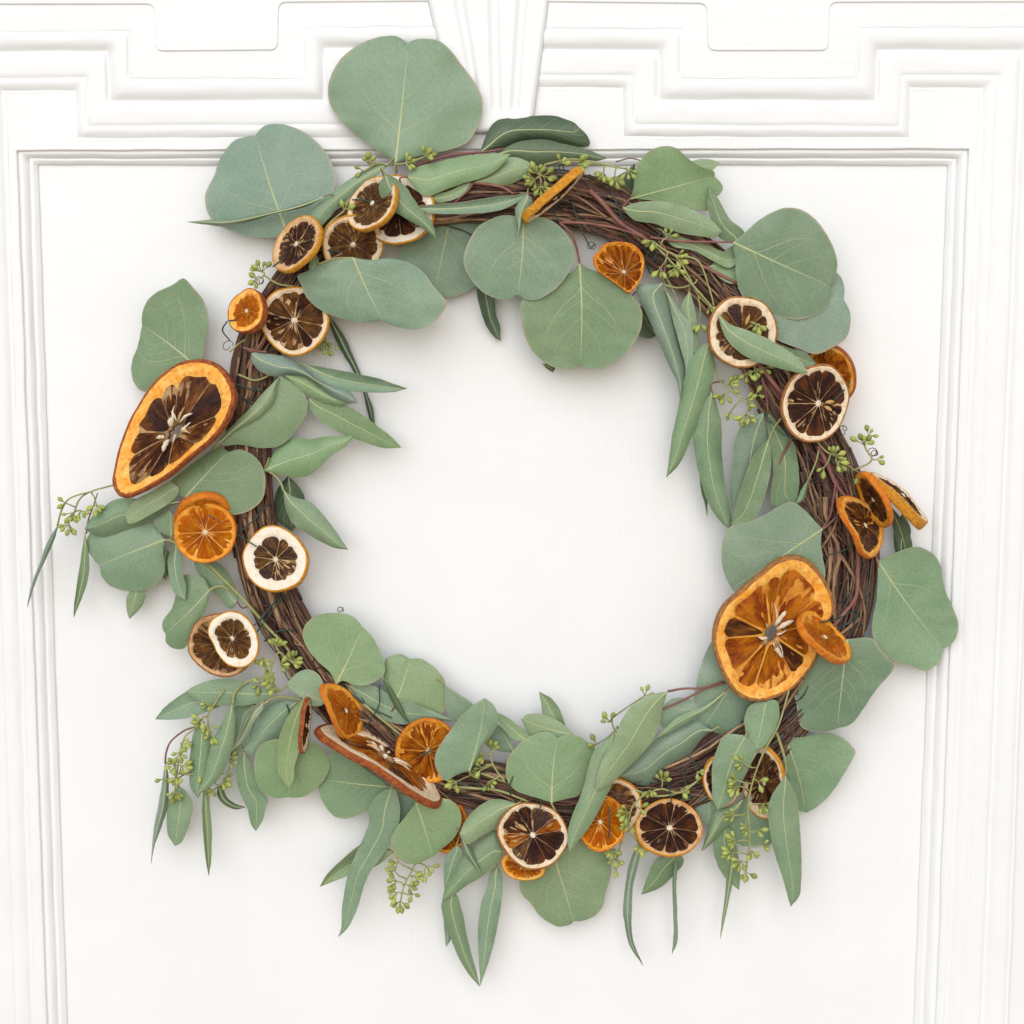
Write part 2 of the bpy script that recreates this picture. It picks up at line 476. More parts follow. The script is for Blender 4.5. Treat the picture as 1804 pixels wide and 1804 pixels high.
# ------------------------------------------------------------------ the wreath
ZS = 0.58          # depth of the wreath: layers lie close to the door
def PW(px, py, z): return P(px, py, z*ZS)
wreath = bpy.data.objects.new('wreath', None); COL.objects.link(wreath)
wreath['label'] = 'round twig wreath of eucalyptus leaves and dried citrus slices hanging on the white door'
wreath['category'] = 'wreath'

# --- ring of twigs
RC = [(960, 347), (1060, 368), (1150, 415), (1250, 490), (1325, 585), (1378, 690), (1440, 800), (1475, 900), (1490, 1000), (1468, 1110),
      (1415, 1215), (1330, 1305), (1225, 1372), (1100, 1402), (985, 1408), (860, 1388), (745, 1350), (640, 1275), (560, 1185), (495, 1080),
      (455, 970), (440, 850), (440, 720), (455, 620), (510, 520), (580, 440), (680, 375), (810, 345)]
RCS = catmull(RC, 12, True); RN = len(RCS)
def ring(s):
    s = (s % 1.0)*RN; i = int(s); f = s-i
    a, b = RCS[i % RN], RCS[(i+1) % RN]
    c, d = RCS[(i-3) % RN], RCS[(i+4) % RN]
    tx, ty = d[0]-c[0], d[1]-c[1]; l = math.hypot(tx, ty)
    return a[0]+(b[0]-a[0])*f, a[1]+(b[1]-a[1])*f, ty/l, -tx/l
RW, RZ0, RZ = 50.0, 22.0, 18.0
def ring_half(s):
    return (40.0+15.0*(ring(s)[0]-440)/1050)*(1.0+0.16*nz(s*9.0, 4.2))
rng = random.Random(5)
tv, tf, tu = [], [], []
for i in range(150):             # wandering fine tendrils
    s0 = rng.random(); ln = rng.uniform(0.012, 0.06); n = 16
    a = rng.uniform(0.1, math.pi-0.1); ro = rng.uniform(0.8, 1.04); pts = []
    for k in range(n):
        f = k/(n-1); x, y, nx_, ny_ = ring(s0+ln*f)
        aa = a + 1.6*nz(f*3, i*1.3) ; w_ = ring_half(s0+ln*f)
        pts.append(PW(x+nx_*w_*ro*math.cos(aa), y+ny_*w_*ro*math.cos(aa), RZ0+RZ*ro*math.sin(aa)+2.0*nz(f*5, i*2.1, 7)))
    tube(pts, [rng.uniform(0.22, 0.5)*0.001]*n, 4, tv, tf, tu)
def coil(px, py, z, r, turns, dx, dy, rad=0.24):
    n = int(turns*10); pts = []
    for k in range(n):
        f = k/(n-1); a = turns*2*math.pi*f; rr = r*(1-0.55*f)
        pts.append(PW(px+dx*f+rr*math.cos(a), py+dy*f+rr*math.sin(a), z+2*f))
    tube(pts, [rad*0.001]*n, 5, tv, tf, tu)
for c in ((455, 492, 30, 9, 1.6, 6, 4), (1535, 795, 36, 9, 2.2, 8, 4), (598, 1070, 20, 7, 1.1, 4, 6), (525, 1063, 40, 8, 1.7, -6, 8),
          (475, 885, 32, 7, 2.5, 2, 26), (1038, 430, 42, 8, 1.8, 10, 6), (505, 1050, 40, 7, 1.4, 10, -4), (1480, 760, 42, 9, 1.6, 10, -8), (1425, 800, 42, 9, 2.2, -4, 10),
          (395, 610, 36, 9, 1.3, 14, -6), (1350, 665, 42, 7, 1.5, -10, 6), (1046, 306, 30, 7, 1.2, -10, 10), (620, 1130, 40, 6, 1.5, 8, 6)):
    coil(*c)
twring = link('twig_ring', mesh('twig_ring', tv, tf, True, tu), wreath, [M_TENDRIL])
def twig(pts, radii, mat, name='twig', parent=twring, sides=7):
    v, f, u = tube(pts, radii, sides)
    return link(name, mesh(name, v, f, True, u), parent, [mat])
for i in range(410):
    back = 195 <= i < 225; inner = i >= 225 and i < 305; cross = 305 <= i < 345
    s0 = rng.random(); ln = rng.uniform(0.09, 0.34); n = max(10, int(ln*110))
    a = rng.uniform(math.pi*1.05, math.pi*1.95) if back else rng.uniform(-0.15, math.pi+0.15)
    tw = rng.uniform(-1, 1)*3.0*ln
    ro = rng.choice((rng.uniform(0.86, 1.0), rng.uniform(0.9, 1.02), rng.uniform(0.6, 0.85)))
    if inner: ro = rng.uniform(0.2, 0.75)
    if cross: ro = rng.uniform(0.98, 1.10); ln = rng.uniform(0.03, 0.09); tw = rng.choice((-1, 1))*rng.uniform(0.8, 2.0); n = 12
    r0 = rng.choice((rng.uniform(0.5, 1.0), rng.uniform(0.6, 1.65)))*(0.8 if cross else 1); pts, rad = [], []
    for k in range(n):
        f = k/(n-1); s = s0+ln*f; x, y, nx_, ny_ = ring(s)
        aa = a+tw*(f-0.5)+0.55*nz(f*ln*28, i*3.7); r_ = ro*(1+0.13*nz(f*ln*44, i*5.1, 2)); w_ = ring_half(s)
        pts.append(PW(x+nx_*w_*r_*math.cos(aa), y+ny_*w_*r_*math.cos(aa), max(2.5, RZ0+RZ*r_*math.sin(aa))))
        rad.append(0.001*r0*(1.0-0.45*f)*(1+0.16*nz(f*ln*90, i*1.9, 5)))
    twig(pts, rad, M_BARK[3 if inner else rng.choice((0, 0, 1, 1, 2, 3, 3))])  # inner twigs all get dark plum bark: shade in the gaps put into colour

for i in range(34):      # loose ends springing from the bundle
    s0 = rng.random(); sg = rng.choice((-1, 1)); a = rng.uniform(0.2, math.pi-0.2); pts, rad = [], []
    ln = rng.uniform(0.012, 0.035); lift = rng.uniform(0.1, 0.5); r0 = rng.uniform(0.4, 0.9)
    for k in range(9):
        f = k/8; s_ = s0+sg*ln*f; x, y, nx_, ny_ = ring(s_); r_ = 0.92+lift*f*f; w_ = ring_half(s_)
        aa = a+0.6*nz(f*2, i*3.3)
        pts.append(PW(x+nx_*w_*r_*math.cos(aa), y+ny_*w_*r_*math.cos(aa), max(4, RZ0+RZ*r_*math.sin(aa)))); rad.append(0.001*r0*(1-0.5*f))
    twig(pts, rad, M_BARK[rng.choice((0, 1, 2, 3))])

# --- stems
STEM_ENDS = []
def stem(ptstr, z, r, mat, name='stem', taper=0.7, sides=6):
    pl = [tuple(float(q) for q in a.split(',')) for a in ptstr.split()]
    if len(pl[0]) == 2:
        z0, z1 = z if isinstance(z, tuple) else (z, z)
        pl = [(x, y, z0+(z1-z0)*i/(len(pl)-1)) for i, (x, y) in enumerate(pl)]
    c = catmull(pl, 7)
    n = len(c); STEM_ENDS.extend((pl[0][:2], pl[-1][:2]))
    v, f, u = tube([PW(*p) for p in c], [r*0.001*(1+(taper-1)*i/(n-1)) for i in range(n)], sides)
    return link(name, mesh(name, v, f, True, u), wreath, [mat])
for s_, z_, r_, m_ in (
    ('1038,335 1062,358 1093,393 1137,420 1180,446 1240,470 1300,500', (43, 42), 1.55, M_STEM_R),
    ('985,392 1005,410 1016,437 1021,464', (44, 43), 0.95, M_STEM_R),
    ('985,392 1030,393 1085,402 1140,420', 43.5, 0.9, M_STEM_R),
    ('1160,424 1172,440 1173,462 1167,498', (45, 49), 0.9, M_STEM_R),
    ('1145,418 1200,425 1255,426 1294,427', (46, 52), 0.85, M_STEM_R),
    ('1097,366 1105,355 1112,349', (44, 38), 0.9, M_STEM_R),
    ('832,322 860,325 885,330 905,342', (42, 44), 1.1, M_STEM_R),
    ('833,322 825,335 800,358', (44, 44), 0.9, M_STEM_R),
    ('1335,640 1352,662 1378,694 1395,715', (44, 42), 1.6, M_STEM_R),
    ('1342,665 1350,695 1353,730', (44, 40), 0.8, M_STEM_R),
    ('1440,785 1456,815 1472,852 1490,876', (44, 43), 1.5, M_STEM_R),
    ('1472,852 1468,880 1462,910 1448,932', (44, 45), 0.9, M_STEM_R),
    ('1394,772 1382,795 1370,822', (40, 36), 0.9, M_STEM_R),
    ('1512,945 1511,1000 1508,1050 1485,1083 1463,1110', (43, 42), 1.5, M_STEM_R),
    ('1508,1050 1500,1085 1492,1126', (42, 35), 0.9, M_STEM_R),
    ('1543,978 1546,992 1548,1010', (34, 34), 0.8, M_STEM_R),
    ('720,296 760,283 800,272 850,268 890,262', (40, 32), 1.0, M_STEM_R),
    ('1176,1218 1205,1213 1235,1212 1275,1200', (52, 46), 0.8, M_STEM_R),
    ('1165,1250 1200,1235 1240,1215 1278,1203', (47, 45), 0.8, M_STEM_R),
    ('366,993 395,1022 423,1050 450,1080 472,1106 500,1135 520,1163', (44, 44), 1.1, M_STEM_G),
    ('288,952 300,952 312,958 330,962', (36, 42), 0.8, M_STEM_G),
    ('369,1040 380,1034 392,1033 404,1038', (40, 43), 0.8, M_STEM_G),
    ('410,1240 413,1222 430,1204 452,1196 480,1192', (52, 46), 0.85, M_STEM_G),
    ('485,1221 500,1212 520,1190', (46, 46), 0.8, M_STEM_G),
    ('466,1240 480,1230 505,1228 540,1236', (46, 46), 0.9, M_STEM_G),
    ('500,866 494,850 484,838 468,828', (44, 40), 0.75, M_STEM_G),
    ('335,1255 345,1250 365,1246', (38, 38), 0.6, M_STEM_G),
    ('291,1345 293,1325 302,1305 325,1287 345,1280 360,1272', (40, 46), 0.65, M_STEM_R),
    ('101,926 110,895 125,877 160,866 198,855 240,850', (34, 42), 0.6, M_STEM_G),
    ('152,940 156,915 165,890 172,868', (30, 36), 0.5, M_STEM_R),
    ('971,1414 975,1422 980,1432', (46, 44), 0.8, M_STEM_G),
    ('826,1358 832,1366 845,1372', (52, 44), 0.9, M_STEM_G),
    ('800,1386 840,1389 880,1393 930,1412', (43, 43), 0.9, M_STEM_G),
    ('830,1358 858,1366 890,1378', (44, 43), 0.8, M_STEM_G),
    ('592,1206 593,1196 596,1190', (48, 47), 0.7, M_STEM_G),
    ('640,1240 670,1265 700,1290 720,1310', (43, 42), 0.9, M_STEM_G),
    ('681,1386 690,1388 705,1392', (37, 38), 0.7, M_STEM_G),
    ('733,1414 735,1405 742,1398', (46, 44), 0.7, M_STEM_G),
    ('1384,1299 1382,1285 1390,1265', (31, 36), 0.9, M_STEM_R),
    ('1368,1290 1378,1320 1384,1345 1384,1370', (50, 51), 0.9, M_STEM_G),
    ('560,466 590,456 622,454', (57, 60), 0.8, M_STEM_G),
    ('428,612 450,618 470,620', (48, 52), 0.7, M_STEM_R),
    ('1148,425 1200,480 1232,515 1262,550', (45, 56), 0.7, M_STEM_G),
    ('1190,450 1230,460 1250,510 1258,540', (47, 48), 0.6, M_STEM_G),
    ('1165,500 1195,507 1222,500 1228,492', (46, 46), 0.55, M_STEM_G),
    ('1162,470 1180,500 1197,535', (45, 44), 0.55, M_STEM_G),
    ('1376,737 1365,752 1354,774', (44, 48), 0.7, M_STEM_G),
    ('1444,782 1438,812 1424,846', (45, 44), 0.65, M_STEM_G),
    ('1449,932 1462,922 1480,905', (46, 44), 0.9, M_STEM_R),
    ('420,660 450,670 478,658 490,640', (43, 42), 0.7, M_STEM_G),
    ('405,620 420,606 432,598', (44, 44), 0.6, M_STEM_G),
    ('465,830 470,818 474,806', (41, 42), 0.6, M_STEM_G),
    ('1120,1392 1150,1402 1190,1398 1225,1378', (44, 43), 0.8, M_STEM_G),
    ('960,290 1000,281 1030,283 1075,291 1112,300', (44, 42), 0.7, M_STEM_G),
    ('1085,285 1110,279 1130,283', (42, 38), 0.5, M_STEM_R)):
    stem(s_, z_, r_, m_)

# --- eucalyptus leaves:  kind | z at base, z at tip | base ; side ; tip ; other side   (photo positions)
LEAVES = """
n|42,27|697,287;647,253 611,223 587,195 578,165 583,134 603,101 633,79 664,66 694,63 708,69;719,78;730,70 752,68 775,73 794,89 810,111 832,139 846,163 850,186 845,213 830,244 810,258 782,266 760,270 727,277
b|30,20|505,408;542,389 569,361 586,339 592,323 590,303 580,278 564,256 542,237 514,223 489,218 467,221 456,231;450,239;442,239 431,242 414,246 398,264 384,287 379,306 366,331 361,348 364,370 375,389 398,403 431,414 464,418 490,417
g|46,46|572,346;540,356 508,366 480,373 440,380 410,386 375,387;331,391;360,395 387,398 405,396 440,390 486,376 520,369 545,361
n|43,42|685,288;672,288 647,298 614,317 586,338 564,356 547,378;545,403;567,397 591,370 614,350 633,334 658,314 677,299
n|68,70|679,306;670,323 668,337 675,353 691,370 714,384 736,397 755,409;769,420;763,397 752,381 738,364 725,345 714,328 694,313
n|47,50|716,312;735,294 763,288 790,281 821,275 863,271;899,272;888,287 869,304 844,315 816,323 780,336 752,346 735,335
n|43,44|835,322;855,306 875,290 899,277 924,282;942,293;935,304 913,318 891,326 863,328
n|43,43|748,352;772,341 790,337 815,325;831,319;824,337 803,350 775,357
g|55,56|733,366;755,361 780,359 808,357 846,351 880,346 910,344;927,339;919,351 896,365 869,373 835,376 802,377 780,377 752,375
g|60,61|929,340;910,362 908,382 912,404;910,427;919,398 930,373 938,354
b|20,14|795,378;750,390 715,425 700,460 715,495 745,512;765,518;800,523 838,503 858,470 865,425 845,390
b|50,47|922,385;896,379 874,382 846,396 833,412 822,434 816,459 823,481 841,506 860,520 880,527 899,526;912,519;924,527 943,529 963,520 982,506 999,484 1010,465 1012,443 1002,418 985,398 968,387 946,382
n|43,39|1021,462;1013,476 999,484 974,500 946,512 920,529 918,554 923,587 935,614 957,637 982,649 1004,650;1022,643;1038,650 1057,649 1082,639 1107,617 1124,592 1132,565 1128,540 1110,517 1085,498 1057,481 1036,473
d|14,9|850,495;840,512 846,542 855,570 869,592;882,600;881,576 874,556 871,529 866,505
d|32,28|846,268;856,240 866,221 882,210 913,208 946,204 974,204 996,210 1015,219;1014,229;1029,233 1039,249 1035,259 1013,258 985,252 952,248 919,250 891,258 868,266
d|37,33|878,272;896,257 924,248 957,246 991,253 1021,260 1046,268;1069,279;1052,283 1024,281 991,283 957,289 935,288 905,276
n|40,38|1111,350;1117,326 1117,304 1126,285 1143,267 1165,258 1190,260 1212,279 1234,293 1257,301;1259,311;1273,326 1270,340 1257,351 1248,370 1229,370 1196,362 1162,355 1129,351
n|28,25|1195,300;1225,282 1250,281;1267,287;1255,300 1235,308 1215,310
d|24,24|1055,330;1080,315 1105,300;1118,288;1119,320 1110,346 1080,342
n|50,54|1097,366;1121,357 1149,354 1179,357 1207,364 1234,376 1257,391;1272,408;1259,419 1234,416 1201,411 1173,401 1149,393 1121,389 1107,379
n|46,42|1300,428;1311,408 1286,386 1267,353;1247,328;1246,350 1250,380 1261,411 1275,424
n|44,42|1165,405;1200,418 1240,430 1267,441;1298,452;1295,466 1281,472 1253,458 1220,441 1184,433
n|40,38|1250,470;1280,440 1305,430;1320,450;1310,490 1290,500 1268,490
b|54,44|1292,427;1311,411 1333,391 1358,375 1383,366 1411,369 1436,386 1455,411 1469,438 1475,463 1472,486;1462,504;1464,522 1453,544 1430,558 1403,563 1369,558 1339,547 1314,530 1300,505 1296,477 1296,455 1292,438
g|43,40|1345,528;1380,480 1440,470 1477,483 1487,505;1486,527;1497,549 1498,572 1489,597 1466,613 1436,624 1405,613 1369,599 1356,583 1345,555
n|62,66|1265,552;1286,571 1314,581 1347,594 1375,610 1405,630;1423,655;1414,658 1386,652 1356,644 1328,635 1303,621 1283,602 1272,580
n|42,43|1375,608;1400,616 1420,622;1438,640;1420,648 1398,640 1382,624
g|49,50|1167,498;1125,502 1123,522 1137,549 1150,577 1167,616 1181,649 1193,672;1198,704;1207,662 1203,627 1192,588 1181,544 1174,513
b|46,45|1173,512;1186,530 1198,549 1217,572 1222,599 1221,625;1209,655;1203,627 1192,588 1181,544
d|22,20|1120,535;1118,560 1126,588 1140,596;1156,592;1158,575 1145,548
n|43,43|1215,511;1200,540 1205,575 1214,605;1226,632;1231,605 1228,575 1224,544
n|53,47|1251,598;1236,610 1222,627 1209,655 1200,693 1192,732 1184,768 1179,807;1174,841;1198,815 1217,774 1239,724 1253,685 1258,655 1257,624
n|46,39|1255,690;1263,714 1271,750 1271,792 1275,840 1283,881 1290,922;1283,931;1268,917 1253,896 1239,863 1230,828 1224,795 1221,765 1232,720
d|30,26|1232,826;1233,848 1237,872 1241,885;1246,909;1246,880 1242,855
g|36,35|1345,728;1322,735 1304,753 1293,780 1291,816 1287,851 1287,882;1293,908;1320,885 1345,845 1358,790 1356,745
n|35,35|1352,722;1370,747 1390,771 1401,786 1407,828 1408,857;1400,893;1370,892 1357,880 1362,830 1356,780 1350,740
n|48,46|1354,774;1333,795 1316,827 1304,863 1294,896;1288,924;1321,920 1340,893 1352,857 1358,827 1358,792
n|44,43|1424,844;1412,862 1407,874;1402,888;1414,882 1421,864
b|46,37|1449,932;1435,917 1417,898 1396,884 1372,892 1345,908 1315,920 1288,926 1275,947 1271,968 1272,995 1279,1018;1289,1037;1320,1065 1380,1070 1430,1050 1453,1019 1450,983 1446,953
b|34,19|1547,989;1564,980 1585,971 1606,964 1624,965 1645,977 1657,995 1660,1013 1666,1043 1681,1076 1688,1100 1684,1124 1671,1138;1661,1143;1657,1163 1639,1179 1627,1182 1603,1173 1579,1166 1549,1145 1537,1118 1538,1085 1544,1058 1546,1019
d|22,17|1566,888;1592,920 1607,959;1598,978;1583,972 1578,950 1571,918
b|48,42|1493,1126;1534,1124 1551,1144 1565,1160 1577,1170 1565,1191 1543,1216 1526,1241 1509,1266 1495,1278;1475,1283;1448,1289 1418,1285 1407,1271 1404,1246 1399,1213 1415,1175 1455,1140
b|30,18|1383,1299;1412,1299 1440,1293 1468,1293 1490,1304 1504,1318 1507,1327 1496,1349 1479,1376 1462,1401 1440,1421;1420,1432;1405,1425 1395,1390 1386,1357 1378,1329 1375,1308
n|64,46|1384,1366;1368,1388 1357,1407 1353,1432 1357,1468 1365,1504 1377,1540 1388,1579;1393,1597;1408,1578 1411,1557 1412,1529 1411,1490 1408,1446 1405,1412 1396,1388
n|54,55|1350,1234;1324,1241 1313,1257 1312,1279 1318,1304;1332,1321;1346,1315 1360,1296 1371,1271 1373,1252 1368,1234
n|55,55|1314,1296;1278,1294 1263,1321 1256,1343 1254,1368 1256,1407;1264,1427;1280,1418 1294,1404 1310,1371 1324,1343 1333,1322
b|41,38|1320,1150;1285,1110 1255,1128 1235,1171 1227,1202 1222,1235 1227,1264;1240,1280;1257,1289 1285,1295 1310,1292 1328,1265 1340,1210
n|47,48|1279,1217;1240,1244 1205,1258 1182,1272;1145,1308;1185,1287 1222,1266 1255,1243
b|40,40|1238,1252;1221,1234 1202,1229 1182,1232;1168,1245;1162,1275 1180,1282 1210,1266
g|43,45|1255,1287;1227,1268 1191,1285 1155,1304 1121,1335;1092,1368;1116,1379 1138,1384 1155,1379 1169,1365 1185,1349 1210,1332 1227,1313 1241,1296
n|60,64|1176,1218;1142,1225 1112,1244 1095,1269 1084,1297 1070,1322 1058,1347 1050,1374;1051,1393;1073,1383 1095,1363 1120,1338 1145,1311 1160,1280 1167,1250 1173,1228
n|58,62|1083,1292;1062,1308 1045,1327 1037,1350 1031,1377 1023,1402 1012,1427 1002,1458 1000,1485;1004,1501;1020,1480 1037,1458 1054,1430 1068,1402 1079,1380 1088,1340
y|46,41|972,1414;948,1406 918,1397 898,1383 891,1363 894,1338 907,1319 926,1302 948,1291 968,1290;982,1300;998,1295 1020,1297 1040,1311 1050,1324 1045,1350 1037,1370 1029,1386 1018,1402 998,1407
n|37,35|1012,1298;1006,1289 987,1272 959,1259 932,1258;918,1267;926,1283 935,1298 965,1305
n|29,26|1000,1294;987,1252 970,1230;950,1219;954,1241 957,1260 975,1285
n|39,39|926,1306;928,1292 912,1277 893,1263;869,1253;876,1268 890,1288 905,1303
g|60,62|827,1358;804,1365 784,1375 769,1355 766,1333 776,1311 796,1283 815,1258 835,1241;855,1230;871,1244 878,1269 868,1291 851,1313 840,1336 829,1355
b|36,36|782,1205;810,1224 832,1239;842,1256;815,1280 797,1266 785,1245
b|34,34|906,1326;908,1314 895,1295;878,1276;862,1300 856,1312 875,1322
n|37,27|975,1506;1020,1481 1040,1481 1059,1494 1070,1507 1077,1530 1073,1552 1066,1577 1062,1596 1048,1613 1026,1622;1011,1622;1004,1629 984,1632 965,1624 948,1610 937,1593 921,1577 915,1557 922,1535 948,1510
n|49,50|910,1416;887,1409 865,1409 843,1421 826,1438 815,1455;810,1469;815,1480 826,1487 851,1471 876,1458 884,1444 898,1430
n|41,40|884,1500;874,1463 852,1474 831,1490 810,1519 797,1541 786,1559;779,1587;802,1575 823,1559 847,1546 868,1530 882,1512
g|47,48|811,1468;817,1500 832,1522;848,1539;838,1515 826,1490
n|52,48|733,1414;754,1410 781,1406 802,1415 812,1434 811,1455 799,1477 781,1493;762,1509;733,1522 709,1518 693,1501 688,1482 695,1463 709,1445 722,1429
n|44,36|690,1388;669,1397 650,1423 650,1450 639,1477 626,1506 614,1535 606,1573 602,1607 601,1636;596,1650;613,1634 629,1602 641,1562 653,1535 669,1514 688,1487 703,1450 704,1418 698,1394
n|34,30|693,1500;660,1480 632,1490 600,1517 576,1541;564,1562;584,1554 613,1543 650,1531 675,1518
n|36,29|682,1386;671,1374 643,1355 610,1330 588,1322 569,1345;560,1372;563,1401 575,1423 591,1439 612,1442 637,1434 659,1417 675,1396
n|43,37|525,1300;485,1302 466,1307 454,1318 448,1336 448,1361 454,1383 466,1398 488,1406;508,1404;525,1405 540,1401 560,1386 575,1367 581,1349 575,1330 560,1311
y|58,54|537,1229;516,1249 501,1274 491,1302 489,1330 491,1364;510,1389;518,1370 519,1349 529,1318 533,1290 537,1259
b|39,36|525,1236;500,1232 480,1238 457,1259 442,1290;428,1322;450,1333 480,1308 512,1272
g|46,47|464,1236;446,1246 438,1262 424,1292;408,1324;430,1302 448,1270 463,1250
b|34,32|450,1240;415,1243 404,1280;400,1332;425,1328 442,1290
n|46,46|485,1221;457,1209 426,1200 395,1196 364,1200 342,1209;327,1219;342,1231 364,1240 395,1243 426,1243 457,1237
n|38,36|396,1240;345,1215 324,1221 305,1234 287,1249;274,1267;302,1268 330,1265 358,1256
n|53,52|409,1241;398,1258 386,1283 374,1308 366,1339 359,1370;348,1399;370,1386 389,1367 401,1342 411,1311 414,1277 413,1255
n|46,47|358,1276;342,1290 336,1324 334,1358 336,1386;349,1407;364,1372 371,1326 371,1296
g|40,34|291,1342;287,1373 279,1420 271,1463;266,1521;272,1491 284,1457 294,1426 297,1395 296,1364
n|36,33|315,1384;298,1406 294,1439 296,1470;308,1490;321,1482 333,1454 340,1417 328,1394
n|32,27|358,1394;356,1432 359,1479 364,1522;368,1543;372,1510 373,1463 370,1426 367,1396
d|30,28|384,1383;383,1401 395,1417 414,1425;433,1422;414,1416 399,1404 393,1388
n|34,30|430,1322;417,1349 416,1370 423,1398 435,1423 442,1451;451,1464;463,1445 468,1423 472,1408 455,1389 447,1358
n|48,48|573,1236;572,1212 563,1190 547,1180 525,1184;503,1207;516,1218 532,1229 550,1243 566,1243
n|48,43|592,1206;581,1184 560,1165 541,1141 533,1119 538,1100 556,1085 581,1080 606,1080 625,1088;639,1105;656,1122 668,1144 676,1165 678,1184 668,1196 650,1206 625,1207 605,1199
n|40,34|697,1236;678,1200 678,1166 687,1156 705,1152;722,1161;743,1161 764,1175 780,1193 786,1215 785,1243 776,1257 737,1248
n|36,36|612,1207;650,1205 690,1225 740,1243;800,1269;750,1270 705,1276 665,1262 630,1236
d|43,42|674,1196;690,1215 704,1238 713,1258;721,1275;704,1256 690,1234
n|34,22|345,645;335,670 300,690 253,690 236,673 231,651 234,632 242,614 248,585;251,573;250,558 256,536 273,517 304,502 323,490 341,508 357,527 366,552 366,577 361,604 357,630
b|64,60|622,454;586,459 564,467 541,478 524,486 531,502 540,524 559,542 583,555 614,564 645,568;673,563;692,573 714,579 740,580 765,568 781,548 787,532 775,517 763,503 747,481 722,464 688,456 652,458
d|18,11|580,556;583,576 599,614 618,645 639,688 650,735;660,747;657,719 646,691 636,660 624,632 606,592
g|53,49|443,620;465,623 490,626 515,635 540,651 562,670 593,679 618,691;630,710;608,708 583,697 559,676 534,662 506,659 484,663 459,654 445,638
n|44,39|537,642;559,645 590,651 621,657 664,666 692,676;717,684;689,691 652,691 614,688 583,679 559,663
n|43,42|500,660;540,662 580,690 605,698;624,709;600,714 577,710 540,695 515,676
y|38,31|541,701;568,704 599,710 630,725 664,750 689,769;707,789;676,789 639,778 605,766 577,750 552,729
n|50,48|386,782;397,785 422,783 459,789 493,785 518,763 537,735 542,713 537,695 515,676;494,662;486,676 468,688 438,722 403,757
n|53,56|383,781;403,757 438,722 468,688;493,663;487,680 483,704 468,725 444,744 413,763 394,778
n|45,47|325,878;298,855 320,832 354,806 385,788;403,796;425,792 447,803 462,822 468,847 464,875 450,893 428,904 405,906 370,896
n|41,44|465,830;478,806 493,785 518,772 546,774 577,769;622,768;611,785 587,800 565,822 546,837 521,841 493,836
n|45,38|500,865;521,877 546,884 568,906 587,930;613,968;590,965 562,952 537,937 515,921 503,893
d|24,21|508,838;490,860 483,890 487,915;515,936;530,910 538,885 528,860
n|45,46|316,858;296,850 273,863 240,880 221,906;226,923;240,920 266,906 293,890 313,872
n|41,38|318,884;285,880 240,878 203,880 180,896 163,910;149,932;173,944 206,940 240,931 273,913 299,893
n|37,31|290,951;279,936 265,922 220,915 180,925 155,945 156,970 165,985;176,996;180,1016 196,1033 223,1041 253,1039 279,1026 290,1006 289,983 288,966
n|30,26|150,938;145,966 138,1013 131,1062;130,1087;146,1049 156,1013 156,973
g|34,34|103,923;83,956 70,993 55,1033;48,1070;65,1019 80,986 95,953
n|29,26|240,1030;224,1050 223,1073;228,1090;240,1079 253,1063 257,1040
n|40,42|310,955;296,986 298,1013 306,1043;327,1057;328,1033 321,1006 319,973
n|41,36|369,1040;359,1019 339,1012 323,1014 312,1040 303,1072 288,1092 287,1108;292,1116;293,1132 306,1142 326,1141 342,1112 359,1079 367,1059
n|34,31|419,1062;419,1046 406,1016 386,993 359,982;340,986;352,1013 386,1052 404,1073
n|35,34|302,946;280,935 272,918;300,898;313,915 311,935
d|28,27|290,968;280,985 283,1010;292,1022;300,1000 300,975
g|28,23|1124,1485;1110,1518 1102,1560 1098,1602 1101,1629 1109,1665;1133,1701;1120,1671 1113,1643 1113,1602 1115,1560 1123,1527 1128,1502
n|31,26|1192,1498;1156,1513 1142,1541;1130,1576;1164,1563 1187,1541 1205,1518
g|36,29|1189,1515;1185,1545 1186,1602 1187,1643;1184,1680;1193,1657 1193,1615 1191,1560 1193,1530
n|42,44|1310,1407;1285,1421 1260,1429 1249,1457;1236,1499;1252,1487 1279,1459 1302,1432
n|35,32|1276,1455;1258,1480 1257,1500 1263,1521 1277,1546;1302,1568;1304,1545 1300,1500 1290,1465
n|38,34|1291,1500;1282,1523 1278,1573 1272,1620;1269,1653;1279,1610 1289,1562 1297,1529
b|30,26|1325,1400;1285,1430 1279,1470;1310,1491;1340,1489 1360,1485 1358,1450 1345,1420
b|33,32|1250,1398;1222,1413 1234,1440;1250,1457;1264,1440 1265,1415
n|38,35|805,1488;787,1508 782,1535;784,1569;797,1545 810,1520 815,1500
n|37,29|797,1570;779,1588 779,1607 786,1634 797,1660 810,1690 826,1716;845,1738;839,1711 829,1676 821,1642 815,1610 806,1578
g|27,25|784,1600;782,1620 784,1645;786,1668;794,1652 793,1620
n|34,28|875,1526;863,1538 858,1562 848,1591 843,1626 842,1652 844,1692;846,1737;857,1705 869,1666 877,1626 884,1586 886,1554 882,1535
b|32,30|736,1412;705,1400 699,1440;705,1467;724,1440
n|55,58|547,482;544,470 548,455;553,441;560,455 562,470
d|20,16|1588,1000;1600,960 1604,930;1590,905;1575,930 1577,970
d|20,17|955,640;962,648;974,656;978,645
"""
def smooth_side(base, side, tip, n):
    a = [base]+side+[tip]; b = [base]+side[::-1]+[tip]
    pl = a if plen(a) <= plen(b) else b
    return resample(catmull(pl, 6), n)
def pp(s): return [tuple(float(q) for q in a.split(',')) for a in s.split()]

